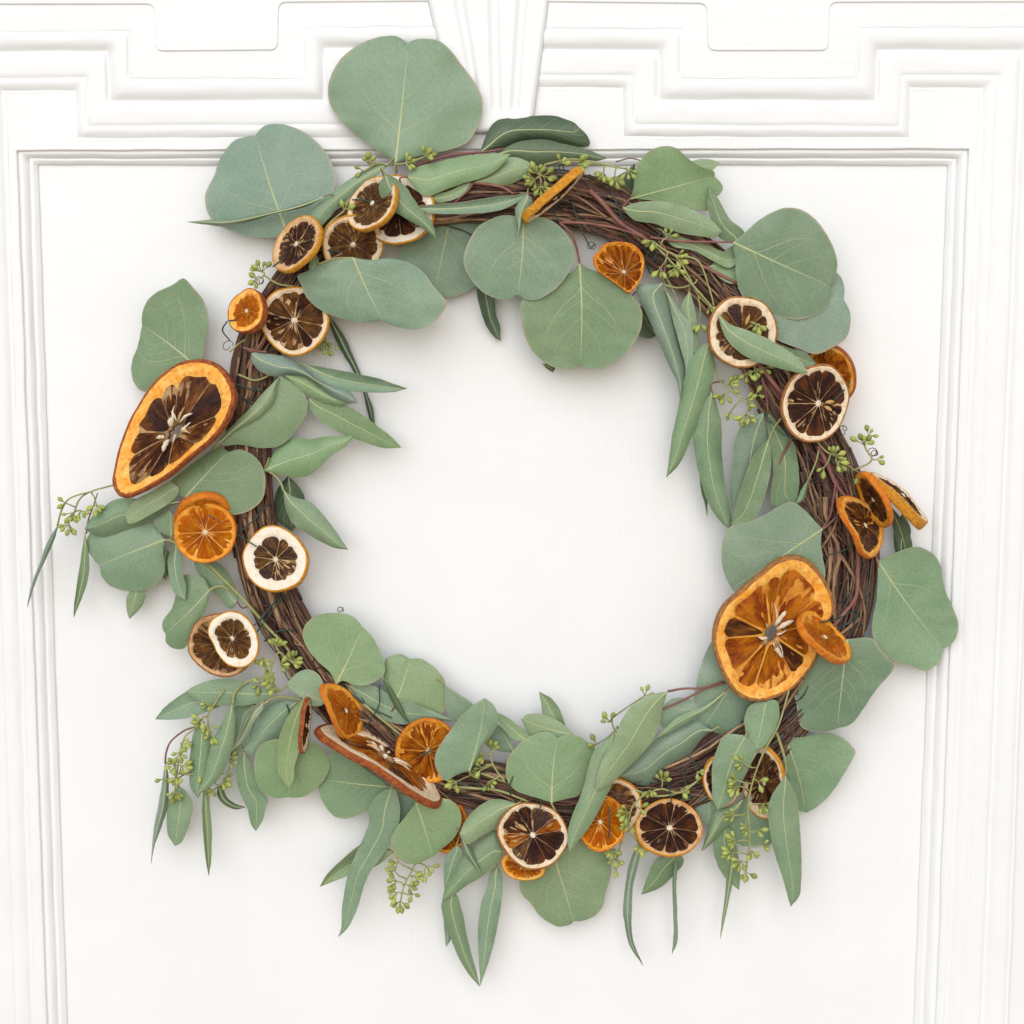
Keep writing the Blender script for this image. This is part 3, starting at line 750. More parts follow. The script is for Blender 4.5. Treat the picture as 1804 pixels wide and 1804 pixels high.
def build_leaf(kind, zb, zt, base, s1, tip, s2, seed):
    R = random.Random(seed)
    NR, NC = 45, 5
    L = smooth_side(base, s1, tip, NR); Rr = smooth_side(base, s2, tip, NR)
    length = math.dist(base, tip)
    width = max(math.dist(a, b) for a, b in zip(L, Rr))
    broad = width/length > 0.62
    size = max(width, length)
    cup = R.choice((R.uniform(-10, -4), R.uniform(-4, 6)))*min(1.0, size/170); roll = R.uniform(-6, 6)*min(1.0, width/120); bow = R.uniform(-1.5, 3.0)*min(1, length/170)
    fold = R.uniform(0.3, 1.8)*min(1, width/90)
    rip = R.uniform(1.8, 3.8)*min(1, size/170)
    # straight midrib for broad leaves, centre line for narrow ones
    ml = math.hypot(tip[0]-base[0], tip[1]-base[1]); px_, py_ = -(tip[1]-base[1])/ml, (tip[0]-base[0])/ml
    mb = R.uniform(-0.035, 0.035)*ml
    M = []
    for i in range(NR):
        t = i/(NR-1)
        av = ((L[i][0]+Rr[i][0])/2, (L[i][1]+Rr[i][1])/2)
        st = (base[0]+(tip[0]-base[0])*t+px_*mb*math.sin(math.pi*t), base[1]+(tip[1]-base[1])*t+py_*mb*math.sin(math.pi*t))
        f = 1.0 if broad else max(0.0, min(1.0, (width/length-0.42)/0.2))
        M.append((av[0]+(st[0]-av[0])*f, av[1]+(st[1]-av[1])*f))
    verts, uvs = [], []
    cols = [c/NC for c in range(-NC, NC+1)]
    for i in range(NR):
        t = i/(NR-1)
        for v in cols:
            E = L[i] if v < 0 else Rr[i]; a = abs(v)
            x = M[i][0]+(E[0]-M[i][0])*a; y = M[i][1]+(E[1]-M[i][1])*a
            if a == 1.0 and 0 < i < NR-1:
                x += 0.7*nz(x*0.09, y*0.09, seed*.37); y += 0.7*nz(x*0.09+7, y*0.09, seed*.37)
            wv = math.sin(math.pi*min(1, t*1.0))**0.6 if 0 < t < 1 else 0
            z = zb+(zt-zb)*t + (roll*v + cup*v*v)*wv + fold*a*wv + bow*4*t*(1-t)*0.5 + rip*(nz(x*0.018, y*0.018, seed*1.3)+0.45*nz(x*0.045, y*0.045, seed*2.1))*(0.25+a*a)*(0.2+wv)
            verts.append(PW(x, y, max(1.2, z))); uvs.append((t, v))
    W = 2*NC+1; faces = []
    for i in range(NR-1):
        for c in range(W-1):
            a = i*W+c; faces.append((a, a+1, a+W+1, a+W))
    me = mesh('eucalyptus_leaf', verts, faces, True, uvs)
    if sum(p.normal.y for p in me.polygons) > 0: me.flip_normals()
    cnt = {}
    for p_ in me.polygons:
        for ek in p_.edge_keys: cnt[ek] = cnt.get(ek, 0)+1
    for e_ in me.edges:
        if cnt.get(e_.key, 0) == 1: e_.use_edge_sharp = True
    ob = link('eucalyptus_leaf', me, wreath, [LM[kind]])
    sm = ob.modifiers.new('thick', 'SOLIDIFY'); sm.thickness = 0.00032; sm.offset = 0
    # veins: raised midrib and finer side veins following the blade
    def S(t, v):
        fi = max(0, min(NR-1.001, t*(NR-1))); i = int(fi); f = fi-i
        fc = max(0, min(W-1.001, (v+1)*NC)); c = int(fc); g = fc-c
        a, b, c2, d = verts[i*W+c], verts[i*W+c+1], verts[(i+1)*W+c], verts[(i+1)*W+c+1]
        return (a*(1-g)+b*g)*(1-f)+(c2*(1-g)+d*g)*f
    vv, vf, vm = [], [], []
    off = 0.00024
    def ribbon(path, r0, r1, mi):
        pts = [S(t, v) for t, v in path]; n = len(pts); b0 = len(vv)
        for i in range(n):
            d = (pts[min(i+1, n-1)]-pts[max(0, i-1)])
            if d.length < 1e-9: d = Vector((0, 0, 1))
            sde = d.normalized().cross(Vector((0, -1, 0)))
            if sde.length < 1e-6: sde = Vector((1, 0, 0))
            sde = sde.normalized(); r = (r0+(r1-r0)*i/(n-1))*0.001; f = Vector((0, -1, 0))
            vv.extend((pts[i]+sde*r+f*off*0.7, pts[i]+f*(off+r*0.5), pts[i]-sde*r+f*off*0.7))
        for i in range(n-1):
            a = b0+i*3
            vf.extend(((a, a+1, a+4, a+3), (a+1, a+2, a+5, a+4))); vm.extend((mi, mi))
    # short leaf stalk running back to the twigs
    near_stem = min(math.dist(base, c) for c in STEM_ENDS) < 9
    q = min(RCS, key=lambda c: math.dist(c, base)); ql = max(1.0, math.dist(q, base))
    ux, uy = (base[0]-tip[0])/ml, (base[1]-tip[1])/ml
    qx, qy = (q[0]-base[0])/ql, (q[1]-base[1])/ql
    far = min(1.0, ql/60); Ls = 8+0.32*min(ql, 60)
    p1 = (base[0]+ux*Ls*.5, base[1]+uy*Ls*.5); p2 = (base[0]+(ux*(1-far*.7)+qx*far*.7)*Ls*1.2, base[1]+(uy*(1-far*.7)+qy*far*.7)*Ls*1.2)
    sp = catmull([(base[0]-ux*3, base[1]-uy*3, zb+0.6), (p1[0], p1[1], zb-1.5), (p2[0], p2[1], min(zb, 40)-7)], 5)
    if length > 45 and not near_stem:
      a_, b_, c_ = tube([PW(*c) for c in sp], [0.001*min(0.62, 0.28+width/300)]*len(sp), 6)
      link('leaf_stalk', mesh('leaf_stalk', a_, b_, True, c_), ob, [M_STEM_R if seed % 3 == 0 else M_STEM_G])
    k = min(1.0, max(0.35, width/190))
    if width > 11:
        ribbon([(i/44*0.95, 0) for i in range(45)], 0.20+0.42*k, 0.09, 0)
    if width > 45:
        npair = 4 if broad else 6
        for sgn in (-1, 1):
            for j in range(npair):
                t0 = (0.05+0.50*j/(npair-1) if broad else 0.10+0.70*j/(npair-1))+R.uniform(-0.03, 0.03)
                vmax = R.uniform(0.62, 0.92); want = math.radians(R.uniform(38, 56) if broad else R.uniform(26, 40))
                m0 = M[min(NR-1, int(t0*(NR-1)))]; Ed = L if sgn < 0 else Rr; ax = math.atan2(tip[1]-base[1], tip[0]-base[0])
                def off_ang(i):
                    d = math.atan2(Ed[i][1]-m0[1], Ed[i][0]-m0[0])-ax
                    return abs(abs((d+math.pi) % (2*math.pi)-math.pi)-want)
                te = min(range(int(t0*(NR-1)), NR), key=off_ang)/(NR-1)
                path = []
                for q in range(11):
                    u = q/10; path.append((min(0.97, t0+(te-t0)*u**0.85+0.05*u*u), sgn*vmax*u))
                ribbon(path, 0.15*k, 0.05, 0 if (broad and j == 1 and k > .8) else 1)
    if vv:
        link('vein', mesh('vein', vv, vf, True, None, vm), ob, [M_VEIN, M_VEINF])
    return ob
li = 0
for line in LEAVES.strip().splitlines():
    kd, zz, geo = line.split('|'); zb, zt = (float(q) for q in zz.split(','))
    b, s1, tp, s2 = geo.split(';')
    build_leaf(kd, zb, zt, pp(b)[0], pp(s1), pp(tp)[0], pp(s2), 100+li); li += 1

# --- dried citrus slices
def ellipse(cx, cy, a, b, ang, n=72, wob=0.0, seed=0):
    ca, sa = math.cos(math.radians(ang)), math.sin(math.radians(ang)); out = []
    for i in range(n):
        t = 2*math.pi*i/n
        w_ = 1+wob*nz(math.cos(t)*1.3, math.sin(t)*1.3, seed*3.1)
        x, y = a*w_*math.cos(t), b*w_*math.sin(t)
        out.append((cx+x*ca-y*sa, cy+x*sa+y*ca))
    return out

def slice_(label, z, thick, pulp, pith, rind, memb, pf, nseg, el=None, poly=None, rim=None, slope=None, core=None, seed=0, spin=0.0,
           hole=0.0, bend=0.0, seeds=0, wob=0.075, gap=0.006, sink=0.75, corecol=True, benddir=None, jag=0.035):
    """el: cx, cy, a, b, angle of the long axis; rim: direction (deg, y down) in which the edge is seen = nearer side"""
    R = random.Random(900+seed)
    z = z*ZS+(4.0 if z > 45 else 2.0); thick *= 0.72; bend += R.uniform(-1.6, 1.6)*(el[3]/el[2] if el else 1)**2
    NA = 72
    if el:
        cx, cy, a, b, ang = el
        out = ellipse(cx, cy, a, b, ang, NA, wob, seed)
        if slope is None: slope = math.sqrt(max(0.0, (a/b)**2-1))
    else:
        cx = sum(p[0] for p in poly)/len(poly); cy = sum(p[1] for p in poly)/len(poly)
        out = resample(catmull(poly, 8, True)+[poly[0]], NA+1)[:NA]
        slope = slope or 0.0
    rimd = math.radians(rim if rim is not None else 90)
    mmpx = 1000*DIST/FPX
    gx, gy = slope*math.cos(rimd)*mmpx, slope*math.sin(rimd)*mmpx
    core = core or (cx, cy)
    rmax = max(math.dist(p, (cx, cy)) for p in out)
    bd = math.radians(benddir) if benddir is not None else rimd+math.pi/2
    # plane normal, towards the viewer
    p0 = P(cx, cy, z); pu = P(cx+10, cy, z+gx*10)-p0; pv = P(cx, cy+10, z+gy*10)-p0
    nrm = pu.cross(pv).normalized()
    if nrm.y > 0: nrm = -nrm
    def O(th):
        f = (th/(2*math.pi) % 1.0)*NA; i = int(f); g = f-i
        p, q = out[i % NA], out[(i+1) % NA]
        return p[0]+(q[0]-p[0])*g, p[1]+(q[1]-p[1])*g
    def F(r, th, h):
        ox, oy = O(th)
        x = core[0]+(ox-core[0])*r; y = core[1]+(oy-core[1])*r
        along = ((x-cx)*math.cos(bd)+(y-cy)*math.sin(bd))/rmax
        zz = z+gx*(x-cx)+gy*(y-cy)
        hh = h + bend*along*along + 1.3*nz(x*0.022, y*0.022, seed*2.2)+0.3*nz(x*0.07, y*0.07, seed*1.2)
        return P(x, y, zz)+nrm*(hh*0.001)
    def grid(prof, th0=0.0, th1=2*math.pi, n=NA, close=True):
        v, fa = [], []; m = n if close else n+1
        for fn in prof:
            for i in range(m):
                th = th0+(th1-th0)*i/n
                r, h = fn(th)
                v.append(F(r, th, h))
        for j in range(len(prof)-1):
            for i in range(n):
                a = j*m+i; b = j*m+(i+1) % m
                fa.append((a, b, b+m, a+m))
        return v, fa
    def jg(th, k): return jag*nz(math.cos(th)*3.2+k, math.sin(th)*3.2, seed*1.7)
    T = thick
    ths = [2*math.pi*(k+R.uniform(-0.27, 0.27))/nseg+math.radians(spin) for k in range(nseg)]
    def scal(th):
        d = min(abs((th-q+math.pi) % (2*math.pi)-math.pi) for q in ths)*nseg/math.pi
        return 0.085*max(0.0, 1-d/0.45)**2
    inr = lambda th: pf+jg(th, 3)-scal(th)
    # body: front pith, membrane floor, back face
    prof = [lambda th: (0.965, 0.05), lambda th: (0.93, 0.12+0.2*nz(th*4, seed)), lambda th: ((pf+0.95)/2, 0.10+0.25*nz(th*5, seed+4)),
            lambda th: (inr(th)+0.03, 0.0), lambda th: (inr(th), -sink*0.5), lambda th: (inr(th)-0.03, -sink-0.15)]
    hole_r = lambda th: max(0.012, hole*(1+0.35*nz(math.cos(th)*2, math.sin(th)*2, seed)))
    prof += [lambda th: (pf*0.6, -sink-0.25), lambda th: (max(hole_r(th)+0.03, pf*0.25), -sink-0.15)]
    npith = 5
    prof += [lambda th: (hole_r(th), -sink-0.4), lambda th: (hole_r(th), -T+0.5), lambda th: (pf*0.6, -T+0.35), lambda th: (inr(th), -T+0.3), lambda th: (0.965, -T)]
    v, fa = grid(prof); mi = [0 if (k//NA) < npith or (k//NA) > 9 else 1 for k in range(len(fa))]
    if hole < 0.02:
        m = NA; fa.append(tuple(7*m+i for i in range(m))); mi.append(1)
    me = mesh('dried_citrus_slice', v, fa, True, None, mi)
    body = link('dried_citrus_slice', me, wreath, [PITH[pith], MEMB[memb]])
    if label: body['label'] = label
    # rind
    prof = [lambda th: (0.94, 0.02), lambda th: (0.97, 0.22+0.12*nz(th*6, seed+2)), lambda th: (0.995, 0.05), lambda th: (1.004+0.006*nz(th*9, seed), -0.2*T), lambda th: (1.008+0.008*nz(th*8, seed+3), -0.5*T),
            lambda th: (1.004, -0.8*T), lambda th: (0.985, -T-0.05), lambda th: (0.94, -T+0.05)]
    v, fa = grid(prof); link('rind', mesh('rind', v, fa), body, [RIND[rind]])
    # segments
    rc = max(0.07, hole+0.04)
    for k in range(nseg):
        a0, a1 = ths[k], ths[(k+1) % nseg]
        if a1 < a0: a1 += 2*math.pi
        hw = (a1-a0)/2; mid = (a0+a1)/2
        NS, NT = 12, 13; vv, ff, uv = [], [], []
        gp = gap*R.uniform(0.4, 1.7); ru = R.uniform(0.9, 1.0); dip = R.uniform(-0.45, 0.3); uo = R.uniform(0, 40)
        r_out = pf*0.985*(0.93+0.07*ru)
        def pt(s, u, dh):
            r1 = inr(mid+u*hw)*(0.985+0.0*ru)-0.012*abs(u)**3
            r = rc+(r1-rc)*s
            hwid = max(0.02, hw-gp/max(r, 0.05)*1.0)
            if s < 0.12: hwid *= 0.55+0.45*s/0.12
            th = mid+u*hwid
            dome = (1-abs(u)**4)*(1-abs(2*s-1)**6)
            h = -sink-0.15+dome*(0.5+dip)+dome*1.1*nz(u*4+uo, s*2.6, k)+0.6*dome*nz(u*11+uo, s*4, k+9)+dh
            return F(r, th, h)
        for i in range(NS):
            for j in range(NT):
                s, u = i/(NS-1), -1+2*j/(NT-1)
                vv.append(pt(s, u, 0)); uv.append((u*0.5+uo, s+uo*0.3))
        for i in range(NS-1):
            for j in range(NT-1):
                a = i*NT+j; ff.append((a, a+1, a+NT+1, a+NT))
        me = mesh('segment', vv, ff, True, uv)
        tot = sum((p.normal.dot(nrm) for p in me.polygons))
        if tot < 0: me.flip_normals()
        link('segment', me, body, [PULP[pulp[k % len(pulp)] if isinstance(pulp, tuple) else pulp]])
    # core star
    vv, ff = [], []
    if hole < 0.03:
        n = 20; rr = 0.085
        vv.append(F(0, 0, 0.35))
        for q in (0.45, 1.0):
            for i in range(n):
                th = 2*math.pi*i/n
                vv.append(F(rr*q*(1+0.35*math.cos(nseg*(th-ths[0]))*q), th, 0.30*(1-q)-sink*q*0.6+0.2*nz(i*1.7, seed)))
        for i in range(n):
            ff.append((0, 1+i, 1+(i+1) % n)); a, b = 1+i, 1+(i+1) % n; ff.append((a, a+n, b+n, b))
        link('core', mesh('core', vv, ff), body, [M_CORE if corecol else MEMB['pale']])
    else:   # shrivelled bits of core round an open centre
        for q in range(11):
            th = R.uniform(0, 6.28); r0 = hole*R.uniform(0.7, 1.2); r1 = r0+R.uniform(0.10, 0.30); n = 7; pts = []
            dth = R.uniform(-0.5, 0.5)
            for i in range(n):
                f = i/(n-1); pts.append(F(r0+(r1-r0)*f, th+dth*f, 0.4+1.0*math.sin(f*3)+R.uniform(-.2, .2)))
            w0 = R.uniform(0.4, 1.5)*rmax/125; rad = [0.001*w0*R.uniform(0.7, 1.2)*(0.25+0.8*math.sin(math.pi*(0.15+0.8*i/(n-1)))) for i in range(n)]
            a_, b_, c_ = tube(pts, rad, 6)
            link('core_fragment', mesh('core_fragment', a_, b_), body, [R.choice((M_CORE, M_CORE, PITH['tan'], MEMB['pale']))])
    for q in range(seeds):
        th = R.uniform(0, 6.28); pts = [F(0.2+0.32*i/6, th+0.05*i/6, 0.45) for i in range(7)]
        rad = [0.001*x for x in (0.25, 0.75, 1.1, 1.2, 1.05, 0.7, 0.2)]
        a_, b_, c_ = tube(pts, rad, 8)
        link('seed', mesh('seed', a_, b_), body, [M_SEED])
    return body

slice_('dark dried slice tilted on the upper left of the ring', 52, 4.2, 'dark', 'tan', 'gold', 'pale', 0.82, 8, el=(521, 429, 57, 33, -53), rim=37, seed=1)
slice_(None, 44, 3.5, 'brown', 'cream', 'gold', 'dim', 0.84, 8, el=(622, 431, 56, 52, -30), rim=-150, slope=0.25, seed=2, spin=20)
slice_(None, 41, 4.5, 'dark', 'white', 'gold', 'dim', 0.80, 9, el=(700, 369, 64, 62, 10), rim=40, slope=0.2, seed=3)
slice_(None, 53, 4.5, 'brown', 'cream', 'gold', 'dim', 0.84, 9, el=(655, 357, 53, 38, -52), rim=38, seed=4)
slice_('small bright orange slice with red rind', 51, 6.5, 'orange', 'gold', 'red', 'amber', 0.74, 9, el=(433, 547, 40, 31, -72), rim=35, slope=0.75, seed=5, jag=0.07)
slice_(None, 45, 3.6, ('brown', 'dark', 'brown'), 'cream', 'gold', 'pale', 0.87, 9, el=(518, 564, 61, 60, 0), rim=55, slope=0.15, seed=6)
slice_('largest slice, long tapering grapefruit slice with an open pale centre', 50, 6.5, ('rust', 'dark', 'rust'), 'gold', 'red', 'dim', 0.80, 9,
       poly=[(329, 635), (366, 634), (394, 651), (410, 679), (413, 707), (397, 744), (366, 778), (329, 809), (289, 840), (248, 865), (220, 876), (205, 867), (199, 843), (208, 797), (223, 750), (248, 704), (282, 663), (307, 645)],
       rim=42, slope=0.55, core=(306, 762), hole=0.13, seed=7, gap=0.012, sink=1.2, jag=0.06)
slice_(None, 38, 7, 'orange', 'orange', 'orange', 'amber', 0.88, 9, el=(358, 918, 53, 40, -8), rim=-98, slope=0.9, seed=8)
slice_(None, 50, 4, 'orange', 'orange', 'orange', 'amber', 0.90, 10, el=(361, 938, 55, 54, 0), rim=90, slope=0.1, seed=9, gap=0.012)
slice_(None, 49, 6.0, ('purple', 'purple', 'brown'), 'white', 'gold', 'pale', 0.70, 8, el=(484, 985, 60, 56, 55), rim=60, slope=0.35, seed=10)
slice_(None, 50, 3.2, 'brown', 'white', 'gold', 'pale', 0.74, 8,
       poly=[(406, 1076), (429, 1083), (449, 1109), (456, 1139), (449, 1162), (429, 1176), (402, 1172), (383, 1152), (375, 1135), (366, 1114), (372, 1093), (389, 1081)], rim=90, slope=0.15, seed=11)
slice_(None, 43, 4, 'brown', 'tan', 'brown', 'dim', 0.90, 9, el=(391, 1137, 61, 54, 20), rim=120, slope=0.3, seed=12)
slice_(None, 52, 3.5, 'orange', 'orange', 'orange', 'amber', 0.84, 9, el=(611, 1252, 56, 26, 64), rim=165, slope=1.5, seed=13, bend=-5, benddir=64)
slice_('thin slice seen edge on, brown rind to the left', 54, 3.2, 'rust', 'cream', 'red', 'pale', 0.8, 8, el=(541, 1278, 49, 7, 98), rim=187, slope=3.5, seed=14)
slice_('long curled grapefruit slice seen almost edge on', 52, 6.0, ('amber', 'rust', 'amber'), 'cream', 'red', 'pale', 0.74, 10, el=(680, 1332, 128, 25, 31), rim=121, slope=2.1, seed=15, hole=0.14, bend=-7, benddir=31, jag=0.06)
slice_(None, 44, 4, 'amber', 'orange', 'orange', 'amber', 0.91, 10, el=(755, 1323, 58, 56, 0), rim=-150, slope=0.15, seed=16, corecol=False)
slice_(None, 26, 5, 'amber', 'orange', 'orange', 'amber', 0.90, 9, el=(782, 1454, 50, 44, 60), rim=60, slope=0.12, seed=17)
slice_(None, 42, 4, 'orange', 'gold', 'gold', 'amber', 0.82, 9, el=(922, 1525, 40, 26, 10), rim=90, slope=0.4, seed=18)
slice_(None, 50, 5, ('dark', 'dark', 'purple', 'amber'), 'cream', 'brown', 'dim', 0.88, 9, el=(939, 1471, 64, 58, 30), rim=110, slope=0.3, seed=19, seeds=1)
slice_(None, 37, 3.5, 'brown', 'cream', 'gold', 'dim', 0.84, 9, el=(1079, 1420, 52, 51, 0), rim=0, slope=0.15, seed=20)
slice_(None, 44, 4, 'orange', 'orange', 'orange', 'amber', 0.92, 9, el=(1058, 1449, 50, 45, 80), rim=180, slope=0.2, seed=21, gap=0.012)
slice_(None, 50, 6.0, 'dark', 'tan', 'gold', 'pale', 0.90, 10, el=(1180, 1458, 58, 51, 0), rim=100, slope=0.5, seed=22)
slice_(None, 42, 4, 'dark', 'cream', 'gold', 'dim', 0.82, 9, el=(1272, 1376, 44, 32, 80), rim=180, slope=0.25, seed=23)
slice_(None, 40, 4, ('brown', 'dark'), 'cream', 'gold', 'dim', 0.84, 8, el=(1345, 1379, 64, 37, 85), rim=-10, slope=0.8, seed=24)
slice_('big orange slice on the lower right with a hole at its centre', 50, 6, ('amber', 'amber', 'amber', 'rust'), 'gold', 'brown', 'amber', 0.84, 10,
       poly=[(1396, 979), (1423, 986), (1444, 1007), (1459, 1031), (1468, 1055), (1470, 1076), (1460, 1094), (1446, 1110), (1443, 1140), (1436, 1166), (1418, 1191), (1393, 1216), (1357, 1231), (1321, 1234), (1293, 1218), (1274, 1188), (1260, 1152), (1257, 1121), (1263, 1093), (1277, 1067), (1300, 1046), (1333, 1016), (1366, 989)],
       rim=200, slope=0.2, core=(1360, 1119), hole=0.12, seed=25, gap=0.014, sink=0.9, jag=0.05)
slice_('small orange slice standing on the big orange slice', 60, 5.5, 'orange', 'orange', 'orange', 'amber', 0.86, 9, el=(1456, 1121, 58, 24, 45), rim=135, slope=1.9, seed=26)
slice_('orange slice seen edge on at the top of the ring', 56, 6.6, 'rust', 'cream', 'gold', 'dim', 0.82, 9, el=(979, 350, 68, 6, -41), rim=-131, slope=5.0, seed=27)
slice_(None, 46, 3, 'amber', 'orange', 'orange', 'amber', 0.92, 10,
       poly=[(1060, 433), (1074, 427), (1101, 426), (1121, 434), (1133, 451), (1135, 467), (1129, 492), (1110, 515), (1093, 505), (1074, 492), (1057, 480), (1048, 468), (1046, 451), (1056, 442)], rim=120, slope=0.15, core=(1100, 480), seed=28)
slice_(None, 49, 4, ('brown', 'purple', 'brown'), 'cream', 'brown', 'pale', 0.80, 9, el=(1309, 585, 64, 62, 70), rim=150, slope=0.2, seed=29, seeds=3)
slice_(None, 50, 5, 'dark', 'cream', 'brown', 'pale', 0.87, 10, el=(1437, 710, 70, 58, 105), rim=170, slope=0.12, core=(1443, 711), seed=30, seeds=2)
slice_(None, 25, 4.5, 'amber', 'gold', 'red', 'amber', 0.82, 9, el=(1462, 660, 56, 42, 65), rim=-20, slope=0.6, seed=31)
slice_(None, 50, 4, 'rust', 'gold', 'orange', 'amber', 0.84, 9, el=(1526, 925, 60, 27, 65), rim=160, slope=1.7, seed=32, bend=-5, benddir=65)
slice_(None, 48, 4.5, 'rust', 'orange', 'orange', 'amber', 0.84, 9, el=(1536, 882, 54, 17, 62), rim=-28, slope=2.4, seed=33)
slice_('golden slice seen edge on, standing out to the right of the ring', 45, 8.6, 'rust', 'cream', 'gold', 'pale', 0.82, 9, el=(1591, 872, 68, 6, 42), rim=132, slope=6.0, seed=34, bend=-3, benddir=42)

# --- seed sprigs
def pod_mesh(k):
    prof = [(0, 0.10), (0.12, 0.16), (0.32, 0.36), (0.55, 0.50), (0.72, 0.50), (0.80, 0.40), (0.83, 0.42), (0.97, 0.20), (1.08, 0.05)]
    n = 9; v, f = [], []
    for z, r in prof:
        for i in range(n):
            a = 2*math.pi*i/n; rr = r*(1+0.08*math.sin(3*a+k))
            v.append((rr*math.cos(a)*0.62, rr*math.sin(a)*0.62, z))
    for j in range(len(prof)-1):
        for i in range(n):
            a = j*n+i; b = j*n+(i+1) % n; f.append((a, b, b+n, a+n))
    f.append(tuple((len(prof)-1)*n+i for i in range(n)))
    me = mesh('seed_pod', v, f); me.materials.append(M_POD); return me
PODS = [pod_mesh(k) for k in range(3)]
SPRIGS = [  # stem path ; clusters x,y,n,spread,heading(deg, y down)
 ('697,290 718,287 752,275 770,270', 46, [(719, 287, 5, 13, -20), (752, 274, 6, 14, -40)]),
 ('685,292 665,288 640,302', 45, [(650, 284, 6, 12, -70), (637, 300, 2, 8, 180)]),
 ('560,440 575,400 608,370', 45, [(608, 367, 3, 10, -60)]),
 ('520,505 490,500 465,485', 42, [(459, 475, 6, 14, -120), (451, 493, 3, 8, 160)]),
 ('560,565 572,590 574,612', 24, [(571, 606, 6, 14, 90), (580, 616, 4, 12, 70)]),
 ('960,290 955,300 950,310', 46, [(945, 302, 5, 12, -90), (938, 318, 7, 13, 160), (952, 332, 7, 14, 90), (962, 312, 4, 12, 20)]),
 ('1000,284 1050,288 1100,297', 46, [(1022, 288, 5, 12, 0), (1062, 308, 6, 13, 110), (1083, 315, 6, 13, 90), (1108, 303, 4, 12, 70), (990, 285, 3, 10, -60)]),
 ('1148,424 1170,440 1196,458 1230,520', 48, [(1149, 427, 4, 10, 120), (1178, 414, 3, 10, -70), (1196, 455, 6, 13, 10), (1190, 474, 6, 13, 110), (1163, 476, 3, 9, 100), (1251, 542, 3, 9, 60), (1234, 573, 4, 9, 90)]),
 ('1300,560 1325,568 1335,574', 53, [(1335, 574, 6, 11, 90)]),
 ('1257,632 1266,665 1290,690 1320,712', 42, [(1288, 676, 6, 14, -20), (1318, 706, 6, 14, 10), (1314, 735, 7, 14, 90), (1275, 697, 4, 11, 120), (1287, 728, 3, 11, 100), (1334, 694, 2, 9, -20)]),
 ('1320,620 1328,640 1331,655', 45, [(1331, 654, 4, 10, 80), (1316, 660, 3, 9, 100), (1350, 648, 2, 8, 10)]),
 ('1440,778 1455,795 1475,805', 48, [(1471, 800, 5, 12, -60), (1478, 816, 5, 13, 30), (1450, 826, 2, 9, 120), (1516, 837, 4, 10, 70)]),
 ('1500,830 1535,812 1525,790 1522,775', 42, [(1522, 778, 6, 15, -80), (1532, 765, 3, 10, -60), (1547, 809, 2, 8, 0)]),
 ('198,855 160,866 140,880 130,905', 36, [(126, 908, 6, 13, 100), (120, 928, 5, 12, 110), (143, 903, 4, 12, 70), (170, 893, 4, 11, 90), (112, 886, 2, 7, 180)]),
 ('530,1175 505,1160 490,1150 475,1185', 50, [(487, 1135, 7, 13, -80), (463, 1163, 6, 13, 100), (516, 1163, 7, 13, -30), (498, 1172, 4, 12, 10), (478, 1188, 7, 14, 160), (480, 1207, 5, 13, 120), (455, 1205, 3, 10, 160)]),
 ('395,1215 378,1240 365,1262', 50, [(366, 1243, 4, 10, 120), (352, 1270, 5, 12, 150), (366, 1282, 5, 12, 80), (372, 1298, 3, 10, 90)]),
 ('345,1283 325,1300 315,1340 308,1395', 44, [(322, 1312, 5, 12, 30), (316, 1330, 5, 12, 100), (306, 1350, 6, 13, 150), (322, 1352, 5, 12, 40), (312, 1372, 5, 12, 90), (308, 1398, 6, 12, 90), (284, 1373, 1, 5, 180), (355, 1366, 2, 8, 60)]),
 ('420,1320 408,1345 395,1378', 36, [(409, 1338, 4, 12, 10), (397, 1374, 5, 13, 30), (376, 1394, 3, 9, 120)]),
 ('735,1515 725,1535 712,1560 705,1590', 40, [(698, 1519, 4, 12, 180), (690, 1533, 3, 10, 180), (694, 1553, 5, 12, 170), (696, 1574, 5, 12, 160), (705, 1592, 7, 13, 90), (724, 1562, 3, 11, 30), (728, 1577, 2, 9, 60), (744, 1540, 5, 12, 90), (754, 1530, 4, 12, 60), (728, 1545, 3, 9, 30)]),
 ('890,1378 870,1350 862,1325', 47, [(866, 1318, 4, 11, -60), (851, 1333, 4, 10, 160), (845, 1354, 3, 10, 170), (862, 1381, 4, 12, 80), (800, 1380, 6, 13, 140)]),
 ('1090,1295 1080,1280 1078,1265', 40, [(1073, 1268, 5, 13, -110), (1048, 1311, 3, 9, 180), (1138, 1222, 3, 11, -60)]),
 ('1140,1395 1115,1420 1106,1450', 56, [(1101, 1432, 6, 14, 160), (1107, 1455, 5, 13, 110), (1128, 1494, 4, 10, 90), (1129, 1424, 2, 7, 0)]),
 ('1095,1480 1090,1500 1084,1530', 36, [(1080, 1500, 6, 13, 110), (1084, 1517, 4, 10, 90), (1086, 1533, 1, 6, 90)]),
 ('1140,1398 1165,1390 1200,1396 1235,1370', 47, [(1168, 1372, 6, 13, -70), (1231, 1361, 3, 9, 30), (1203, 1391, 3, 10, 20), (1145, 1395, 4, 10, 90)]),
 ('1390,1216 1371,1279 1346,1324 1327,1374 1318,1421 1321,1473 1315,1529', 56, [(1306, 1345, 4, 12, 190), (1294, 1374, 5, 13, 190), (1296, 1388, 6, 13, 140), (1338, 1377, 2, 9, 20), (1290, 1437, 5, 13, 170), (1345, 1420, 5, 13, 60), (1314, 1459, 4, 11, 150), (1337, 1463, 2, 10, 20), (1292, 1482, 5, 13, 190), (1284, 1503, 4, 11, 170), (1303, 1520, 5, 12, 130), (1325, 1503, 4, 12, 70), (1347, 1489, 3, 10, 0), (1314, 1540, 4, 11, 90), (1270, 1500, 0, 0, 0)]),
]
npods = 0; ov, of_ = [], []
